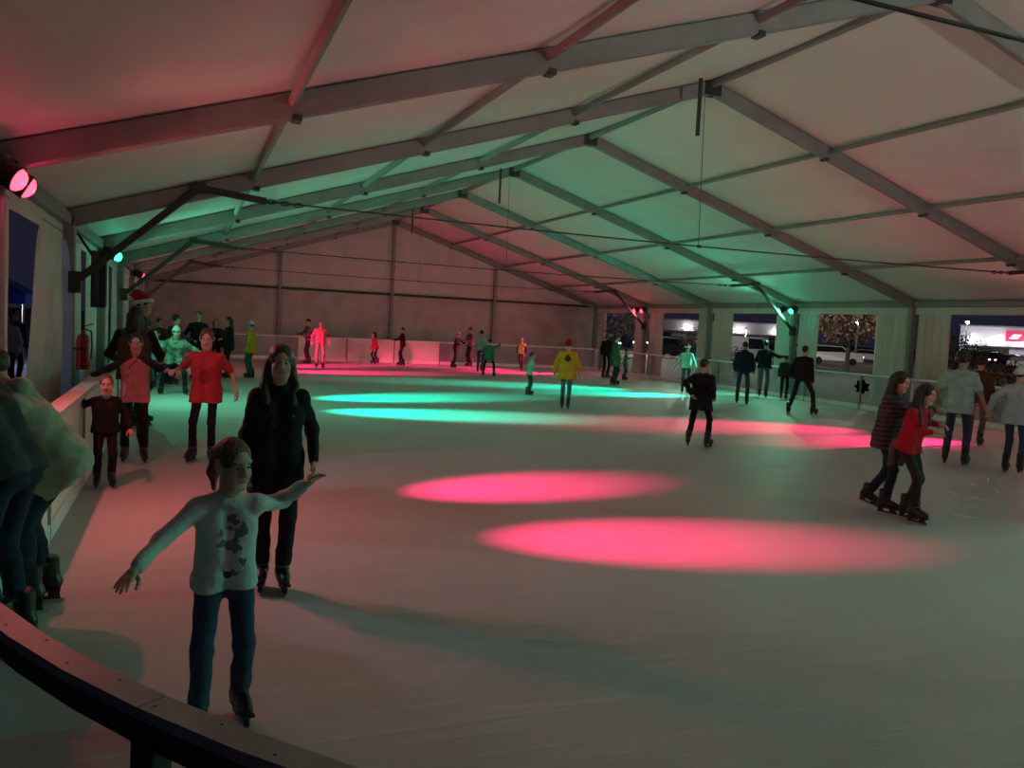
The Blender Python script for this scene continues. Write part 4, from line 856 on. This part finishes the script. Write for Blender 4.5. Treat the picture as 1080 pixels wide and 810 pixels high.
person('dark-dressed child standing beside the striding man in black', at=(826, 421), topy=374, face=170, c=.35, tm=CHAR, hair=('short', m_hair_dark), bulk=1.1, v=.014)
person('man in black jacket striding with legs wide near the barrier', at=(843, 437), topy=364, face=155, lean=8, crouch=.07, fr=(.34, .05, .02, -15), fl=(-.26, -.1, 0, 12), hr=('px', 857, 402, 0), hl=(-.25, .2, -.8), tm=BLACK, bm=DJEANS, hair=('crop', m_hair_dark), bulk=1.18, v=.013)
def waist_tie(root, J):
    s = J['s']; P = []
    for i in range(9):
        a = math.pi*(i/8); P.append(('e', J['hip']+np.array([math.cos(a)*.13, -math.sin(a)*.12, .03])*s, (.06*s, .06*s, .05*s), None))
    P += [('c', J['hip']+np.array([x*.1, -.12, 0])*s, J['hip']+np.array([x*.11, -.15, -.26])*s, .06*s, .05*s) for x in (-1, 0, 1)]
    V, F, M = sdf(P, .011, .03, .005); o = obj('tied_cardigan', mesh_from('tied_cardigan', V, F, cloth('grey_knit', (.10, .095, .10)), None, True), root); o['label'] = 'grey cardigan tied around the waist'
person('dark-haired skater in dark checked shirt with arm around partner in red', at=(928, 540), topy=391, face=62, lean=10, crouch=.05, fr=(.08, .10, 0, 0), fl=(-.08, -.22, .03, 0, -12), hr=('px', 984, 446, .1), hl=('px', 986, 432, -.2), head=(-6, -14, 0), tm=plaid('night_plaid', (.02, .02, .03), (.05, .03, .05), (.13, .10, .14), 6), bm=DJEANS, hair=('long', m_hair_dark), hem=.10, bulk=1.1, v=.010)
person('skater in red top with grey cardigan tied around waist', at=(955, 549), topy=404, face=58, lean=17, crouch=.06, shift=(0, -.05), fr=(.07, .16, 0, 0), fl=(-.09, -.06, 0, 0), hr=('px', 984, 456, .05), hl=('px', 990, 448, -.2), head=(0, -12, 0), top='sweater', tm=cloth('scarlet', (.46, .015, .03)), bm=CHAR, hair=('long', m_hair_dark), v=.010, extra=waist_tie)
person('man in mint T-shirt and jeans skating away on the right', at=(1006, 490), topy=371, face=170, lean=3, fr=(.15, .0, 0, -8), fl=(-.14, .0, 0, 8), hl=(-.30, .15, -.72), hr=('px', 1040, 432, .1), head=(-20, 0, 0), top='tshirt', tm=cloth('mint', (.34, .46, .44)), bm=JEANS, skin=m_skin_tan, hair=('curly', m_hair_dark), hem=.1, bulk=1.15, v=.010)
person('skater in pale blue shirt at the right picture edge', at=(1066, 499), topy=387, face=165, lean=4, hl=('px', 1043, 432, .0), hr=(.25, .2, -.8), tm=cloth('pale_shirt', (.40, .44, .52)), top='sweater', bm=JEANS, fr=(.16, -.12, .04, 0), fl=(-.10, .02, 0, 0), hair=('short', m_hair_dark), hat=('beanie', cloth('white_cap', (.6, .6, .62))), hem=.1, bulk=1.1, v=.011)
person('dark-haired skater in brown jacket hidden behind the man in mint', at=(1027, 470), topy=376, face=170, lean=3, tm=cloth('brown_red', (.09, .03, .02)), bm=cloth('olive', (.10, .09, .05)), hair=('curly', m_hair_dark), hem=.05, v=.013)
# -- onlookers outside on the left
person('onlooker in dark clothes outside the left opening', xy=tuple(ground(14, 405)[:2]), H=1.7, face=30, tm=NAVY, hair=('short', m_hair_dark), skates=False, group='onlookers outside', v=.02)
person('onlooker in white top outside the left opening', xy=tuple(ground(9, 412)[:2]), H=1.65, face=-30, tm=cloth('white_top', (.6, .6, .6)), bm=DJEANS, hair=('bob', m_hair_brown), skates=False, group='onlookers outside', v=.02)

# ------------------------------------------------------------------ left column fittings
t = empty('loudspeaker', (XL+.34, 14.35, 2.35), label='black column loudspeaker hung on the left side beyond the big curtain', cat='loudspeaker')
MB().box((0, 0, -.05), (.2, .22, .85), bev=.02).build('cabinet', m_black, t)
MB().box((.102, 0, -.05), (.006, .18, .78)).build('grille', mat('speaker_grille', (.03, .03, .03), .7, 0, .4, 90), t)
MB().bar((-.09, 0, .30), (-.3, 0, .62), .04, .04).build('bracket', m_dark, t)
t = empty('fire_extinguisher', (XL+.22, 13.55, .98), label='red fire extinguisher fixed to the left tent column', cat='extinguisher')
mr = mat('extinguisher_red', (.42, .02, .02), .35)
MB().lathe([(.02, .0), (.085, .005), (.09, .03), (.09, .42), (.07, .49), (.03, .52), (.025, .56)], 18).build('cylinder', mr, t, True)
MB().lathe([(.03, .56), (.03, .6), (.015, .62)], 12).build('valve', m_black, t)
MB().bar((0, -.02, .62), (.14, -.02, .66), .02, .015).build('handle', m_black, t)
MB().tube([(.02, .02, .58), (.10, .05, .55), (.11, .06, .35), (.10, .05, .15)], .012, 8).build('hose', m_black, t)
MB().box((-.02, .0, .3), (.2, .2, .02)).build('strap', m_dark, t)

# ------------------------------------------------------------------ car park and shops outside
dg = [ground(560, 374), ground(1180, 408), ground(1180, 392), ground(560, 368)]
tag(MB().add([(p[0], p[1], -.04) for p in dg], [(0, 1, 2, 3)]).build('ground_verge', m_drygrass), 'dry brown grass verge before the car park', kind='structure')
m_glass = mat('car_glass', (.01, .012, .015), .08, 0, .1, spec=.7); m_tyre = mat('tyre', (.012, .012, .012), .8)
m_head_glint = mat('car_lamp_glint', (.8, .8, .75), .15, 0, .02, spec=.8, emit=(1, .95, .85), estr=4.0)  # emission on parked cars' lamps stands in for glints across the lot
def car_meshes(kind):
    if kind == 'suv': L, Wd, prof, gl = 4.7, 1.85, [(-2.3, .35), (-2.3, .95), (-2.2, 1.08), (-1.1, 1.15), (-.55, 1.68), (1.9, 1.72), (2.25, 1.10), (2.3, .4)], [(-1.0, 1.16), (-.50, 1.60), (1.82, 1.63), (2.12, 1.12)]
    elif kind == 'van': L, Wd, prof, gl = 5.2, 2.0, [(-2.6, .35), (-2.6, .95), (-2.35, 1.15), (-1.7, 2.05), (2.5, 2.15), (2.6, .4)], [(-2.2, 1.2), (-1.66, 1.95), (-.4, 1.97), (-.4, 1.2)]
    else: L, Wd, prof, gl = 4.5, 1.8, [(-2.2, .33), (-2.2, .75), (-2.05, .86), (-1.0, .95), (-.35, 1.40), (1.0, 1.42), (1.75, 1.02), (2.15, .95), (2.2, .38)], [(-.9, .97), (-.32, 1.34), (.95, 1.36), (1.6, 1.02)]
    def ext(pr, w, tap=0.0):
        n_ = len(pr); V = []
        zc = max(z for _, z in pr)
        for sg in (-1, 1):
            for y, z in pr: V.append((sg*(w/2-tap*max(0, z-.9)), y, z))
        return V, [tuple(range(n_))[::-1], tuple(range(n_, 2*n_))]+[(i, (i+1) % n_, (i+1) % n_+n_, i+n_) for i in range(n_)]
    b = MB(); b.add(*ext(prof, Wd, .22)); g_ = MB(); g_.add(*ext(gl, Wd+.012, .21))
    w = MB(); w.lathe([(.1, -.11), (.30, -.11), (.33, -.08), (.33, .08), (.30, .11), (.1, .11)], 14, Matrix.Rotation(math.pi/2, 4, 'Y'))
    h = MB(); h.box((0, 0, 0), (.34, .06, .15))
    return b, g_, w, h, L, Wd, prof
_cars = {}
def car(kind, col, pos, rz, label, group='parked cars'):
    if kind not in _cars:
        b, g_, w, h, L, Wd, pr = car_meshes(kind); _cars[kind] = (b, mesh_from('windows', g_.v, g_.f, m_glass), mesh_from('wheel', w.v, w.f, m_tyre, None, False), mesh_from('lamp', h.v, h.f, m_head_glint), L, Wd, pr, {})
    b, gm, wm, hm, L, Wd, pr, cols = _cars[kind]
    if col not in cols: cols[col] = mesh_from('bodywork', b.v, b.f, mat('paint_%.2f_%.2f_%.2f' % col, col, .3, .2, .03, spec=.6))
    t = empty('parked_car', (pos[0], pos[1], -.05), rz, label, 'car', group)
    obj('bodywork', cols[col], t); obj('windows', gm, t)
    for sx in (-1, 1):
        for y in (-L*.31, L*.30): o = obj('wheel', wm, t); o.location = (sx*(Wd/2-.1), y, .33)
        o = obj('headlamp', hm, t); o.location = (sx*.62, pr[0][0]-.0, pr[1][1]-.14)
    return t
WHITE, SILV, DARK, BLUE, REDC = (.6, .6, .62), (.3, .3, .32), (.03, .03, .035), (.03, .05, .12), (.2, .02, .02)
car('suv', WHITE, ground(880, 384), .9, 'white car seen between the two rightmost column curtains')
car('sedan', SILV, ground(915, 382), .8, 'silver car right of the white car in the gap')
car('van', WHITE, ground(776, 383), 1.6, 'white van seen left of the green-lit column')
car('suv', DARK, ground(812, 382), 1.3, 'dark car beside the white van')
car('suv', DARK, ground(719, 378), .4, 'dark car in the gap between red and green columns')
car('sedan', WHITE, ground(1078, 389), 1.9, 'white car low at the right picture edge')
for row, off in enumerate((16.0, 13.6, 11.6)):
    pa, pb = [ground(px, 331+(px-200)*.0425+off)[:2] for px in (640, 1110)]
    L = np.linalg.norm(pb-pa); th = math.atan2(pb[1]-pa[1], pb[0]-pa[0])
    for i in range(int(L/3.1)):
        if random.random() < .22: continue
        p = pa+(pb-pa)*(i*3.1/L)
        kd = random.choice(['sedan', 'suv', 'sedan']); cn, cc = random.choice([('white', WHITE), ('silver', SILV), ('black', DARK), ('black', DARK), ('dark blue', BLUE), ('dark red', REDC)])
        lab = 'distant %s %s in the %s row of the dark car park' % (cn, {'sedan': 'saloon car', 'suv': 'tall car'}[kd], ('front', 'middle', 'back')[row])
        car(kd, cc, p, th+random.choice([0, math.pi])+random.uniform(-.04, .04), lab, 'distant parked cars')

def street_lamp(px, py, dist, label, e=900.0, col=(1, .93, .82), r=.16):
    d = ray(px, py); p = np.array([0, 0, HC])+d*(dist/math.hypot(d[0], d[1])); t = empty('street_lamp', (p[0], p[1], -.05), label=label, cat='street lamp', group='car park lamps')
    h = p[2]+.05
    MB().tube([(0, 0, 0), (0, 0, h*.5), (0, 0, h+.25)], [.09, .07, .05], 8).build('post', m_dark, t)
    MB().tube([(0, 0, h+.25), (-.25, -.25, h+.3), (-.5, -.5, h+.18)], .04, 6).build('arm', m_dark, t)
    MB().box((-.5, -.5, h+.12), (.5, .35, .12)).build('lamp_head', m_dark, t)
    g_ = MB().lathe([(.01, -r), (r*.7, -r*.7), (r, 0), (r*.7, r*.6), (.01, r*.7)], 14, Matrix.Translation((-.5, -.5, h))).build('bulb', mat('street_bulb', (1, 1, 1), .3, emit=(1, .95, .88), estr=22.0), t, True)
    ld = bpy.data.lights.new('street_light', 'POINT'); ld.energy = e; ld.color = col; ld.shadow_soft_size = .3; lo = bpy.data.objects.new('street_light', ld); link(lo, t); lo.location = (-.5, -.5, h-r-.35)
street_lamp(693, 335, 75, 'tall white street lamp beside the red-lit curtain', 1500)
street_lamp(787, 349, 110, 'street lamp above the white van', 1500)
street_lamp(639, 354, 90, 'low lamp seen just right of the end wall', 720)
street_lamp(1020, 340, 95, 'street lamp standing before the white shop', 110)
street_lamp(957, 262, 52, 'added fill lamp on a post hidden behind the right-hand column', 750)  # added out of sight to light the cars, shrubs and trees
street_lamp(745, 285, 55, 'added fill lamp on a post hidden behind the middle right column', 750)  # second added lamp, hidden too, brightens the van side of the lot
street_lamp(905, 340, 85, 'lamp shining over the silver car', 110)

def building(pxa, pxb, dist, h, label, wallcol, sign=None, packs=()):
    def gp(px):
        d = ray(px, 360); return np.array([d[0], d[1]])*dist/math.hypot(d[0], d[1])
    a, b = gp(pxa), gp(pxb); L = np.linalg.norm(b-a); rz = math.atan2(b[1]-a[1], b[0]-a[0])
    t = empty('shop_building', (a[0], a[1], -.06), rz, label, 'building')   # local x along the front, -y towards the rink
    sgn = -1
    n_ = np.array([-math.sin(rz), math.cos(rz)]); sgn = -1 if n_@(-a) < 0 else 1   # front faces the rink
    wm = mat('facade_'+label[:5], wallcol, .8, 0, .06, .5)
    MB().box((L/2, -sgn*6, h/2), (L, 12, h)).build('wall', wm, t)
    MB().box((L/2, -sgn*6, h+.15), (L+.4, 12.4, .3)).build('parapet', m_alu, t)
    nb = max(2, int(L/9))
    for i in range(nb):
        x = L*(i+.5)/nb
        o = MB().box((x, sgn*.05, 1.3), (L/nb*.6, .1, 2.4)).build('shop_window', m_dark, t)
        MB().box((0, 0, 0), (L/nb*.52, .04, 2.1)).build('pane', m_glass, o, False, (x, sgn*.12, 1.3))
    MB().box((L/2, sgn*.9, 3.0), (L*.9, 1.8, .22)).build('canopy', wm, t)
    for x, z, e in packs:
        x *= L; o = MB().box((x, sgn*.15, z), (.4, .3, .3)).build('wall_lamp', m_dark, t)
        MB().lathe([(.01, -.35), (.3, -.2), (.42, 0), (.3, .2), (.01, .3)], 12, Matrix.Translation((x, sgn*.75, z))).build('wall_bulb', mat('street_bulb', (1, 1, 1)), o, True)
        ld = bpy.data.lights.new('wall_light', 'POINT'); ld.energy = e; ld.color = (.93, .92, 1.0); ld.shadow_soft_size = .4; lo = bpy.data.objects.new('wall_light', ld); link(lo, t); lo.location = (x, sgn*4.0, z)
    if sign:
        x, z = sign[0]*L, sign[1]; o = MB().box((x, sgn*.2, z), (3.4, .3, 1.9)).build('sign', mat('sign_red', (.7, .02, .06), .4, emit=(1, .02, .08), estr=.55), t)
        o['label'] = 'lit red shop sign with a pale slanted mark'
        mk = MB(); q = [(-1.1, -.45), (.37, -.45), (.74, .0), (1.1, .48), (-.37, .48), (-.74, .03)]; n2 = len(q)
        mk.add([(x+u, sgn*.40, z+w) for u, w in q]+[(x+u, sgn*.36, z+w) for u, w in q], [tuple(range(n2)), tuple(range(2*n2-1, n2-1, -1))]+[(i, i+n2, (i+1) % n2+n2, (i+1) % n2) for i in range(n2)])
        mk.build('sign_mark', mat('sign_white', (1, .8, .85), .4, emit=(1, .6, .68), estr=.7), o)
    return t
building(1012, 1150, 200, 6.8, 'white floodlit shop with a red sign at the right edge', (.62, .60, .66), (.44, 5.0), ((.10, 3.6, 110), (.30, 3.6, 110), (.52, 3.6, 110), (.75, 3.6, 110)))
building(675, 845, 205, 5.4, 'long low pale shop behind the white van', (.40, .39, .41), None, ((.30, 3.6, 40), (.62, 3.6, 90), (.85, 3.6, 50)))

def tree(px, pybase, dist, h, rx, rzv, col, label, n_=1100, trunk=True, kind='tree'):
    d = ray(px, pybase); p = np.array([d[0], d[1]])*dist/math.hypot(d[0], d[1])
    t = empty(kind, (p[0], p[1], -.06), label=label, cat=kind, group='trees and shrubs outside')
    zc = h-rzv
    if trunk:
        mb = MB(); mb.tube([(0, 0, 0), (.05, .02, zc*.6), (0, .05, h*.8)], [.16, .12, .04], 8)
        for i in range(6):
            a = i*1.05; mb.tube([(.03, .02, zc*.55+.1*i), (math.cos(a)*rx*.4, math.sin(a)*rx*.4, zc+.1*i), (math.cos(a)*rx*.75, math.sin(a)*rx*.75, zc+rzv*.35)], [.06, .04, .015], 6)
        mb.build('trunk', mat('bark', (.05, .035, .025), .9), t)
    V = []; F = []; rg = np.random.default_rng(int(px)); q = rg.normal(size=(n_, 3)); q /= np.linalg.norm(q, axis=1)[:, None]; q *= rg.uniform(.35, 1, n_)[:, None]**.5
    q *= (1+.18*np.sin(q[:, :1]*7+q[:, 1:2]*5)); q *= np.array([rx, rx, rzv])
    ls = .055*max(rx, 1)
    for i in range(n_):
        u = rg.normal(size=3); u /= np.linalg.norm(u); w = np.cross(u, rg.normal(size=3)); w /= np.linalg.norm(w); c_ = q[i]+np.array([0, 0, zc])
        V += [c_-u*ls, c_+w*ls*.55, c_+u*ls, c_-w*ls*.55]; F.append((4*i, 4*i+1, 4*i+2, 4*i+3))
    o = MB().add(V, F).build('foliage', mat('leaf_'+label[:9], col, .8, 0, .35, 3), t); o['kind'] = 'stuff'
tree(893, 386, 58, 4.6, 2.6, 1.3, (.13, .08, .04), 'brown-leaved tree over the white car', 1600)
tree(842, 386, 76, 4.6, 1.6, 1.2, (.06, .05, .035), 'dark thin tree right of the green lamps')
tree(648, 380, 62, 3.9, 1.7, 1.3, (.08, .045, .03), 'dim brown tree left of the red-lit curtain', 1300)
tree(1006, 392, 70, 3.2, 1.8, 1.5, (.025, .03, .02), 'dark round tree before the white shop', 1500)
tree(735, 384, 60, 2.6, 1.3, 1.1, (.03, .03, .022), 'dark bushy tree beside the flat pale green panel')
tree(774, 390, 40, 1.55, .7, .75, (.20, .10, .05), 'brown rounded shrub in front of the white van', 900, False, 'shrub')
tree(1056, 420, 27, 1.75, .85, .9, (.22, .09, .035), 'rust-brown rounded shrub behind the right barrier', 1200, False, 'shrub')
# blue canopy outside on the left
d = ray(4, 300); p = np.array([d[0], d[1]])*30/math.hypot(d[0], d[1])
t = empty('canopy_tent', (p[0]-.7, p[1], -.06), label='small blue pop-up canopy outside the left opening', cat='canopy')
mbl = mat('blue_canvas', (.03, .09, .5), .7, emit=(.02, .08, .5), estr=.0)
MB().add([(-1.5, -1.5, 2.2), (1.5, -1.5, 2.2), (1.5, 1.5, 2.2), (-1.5, 1.5, 2.2), (0, 0, 3.1), (-1.5, -1.5, 1.9), (1.5, -1.5, 1.9), (1.5, 1.5, 1.9), (-1.5, 1.5, 1.9)],
         [(0, 1, 4), (1, 2, 4), (2, 3, 4), (3, 0, 4), (0, 5, 6, 1), (1, 6, 7, 2), (2, 7, 8, 3), (3, 8, 5, 0)]).build('canopy', mbl, t)
for sx in (-1.45, 1.45):
    for sy in (-1.45, 1.45): MB().tube([(sx, sy, 0), (sx, sy, 2.2)], .03, 6).build('leg', m_alu, t)
ld = bpy.data.lights.new('canopy_light', 'POINT'); ld.energy = 160; ld.color = (.75, .82, 1); ld.shadow_soft_size = .15; lo = bpy.data.objects.new('canopy_light', ld); link(lo, t); lo.location = (0, 0, 1.75)
MB().lathe([(.01, -.09), (.09, 0), (.04, .1), (.02, .16)], 12, Matrix.Translation((0, 0, 2.0))).build('bulb', mat('street_bulb', (1, 1, 1)), t, True)
t = empty('street_lamp', (-4.6, 9.6, -.05), label='bluish floodlight on a stand outside the left opening', cat='street lamp', group='car park lamps')
MB().tube([(0, 0, 0), (0, 0, 3.6)], .04, 8).build('post', m_dark, t)
for a in range(3): MB().tube([(0, 0, .5), (.5*math.cos(a*2.1), .5*math.sin(a*2.1), 0)], .02, 6).build('leg', m_dark, t)
MB().box((0, 0, 3.65), (.35, .3, .25)).build('lamp_head', m_dark, t)
MB().box((.18, 0, 3.62), (.02, .26, .2)).build('lens', mat('flood_lens', (.8, .85, 1), .3, emit=(.7, .8, 1), estr=12), t)
ld = bpy.data.lights.new('flood_light', 'SPOT'); ld.energy = 70; ld.color = (.62, .70, 1); ld.spot_size = math.radians(120); ld.spot_blend = .5; ld.shadow_soft_size = .15
lo = bpy.data.objects.new('flood_light', ld); link(lo, t); lo.location = (.3, 0, 3.6); lo.rotation_mode = 'QUATERNION'; lo.rotation_quaternion = aim((1, .15, -.55))
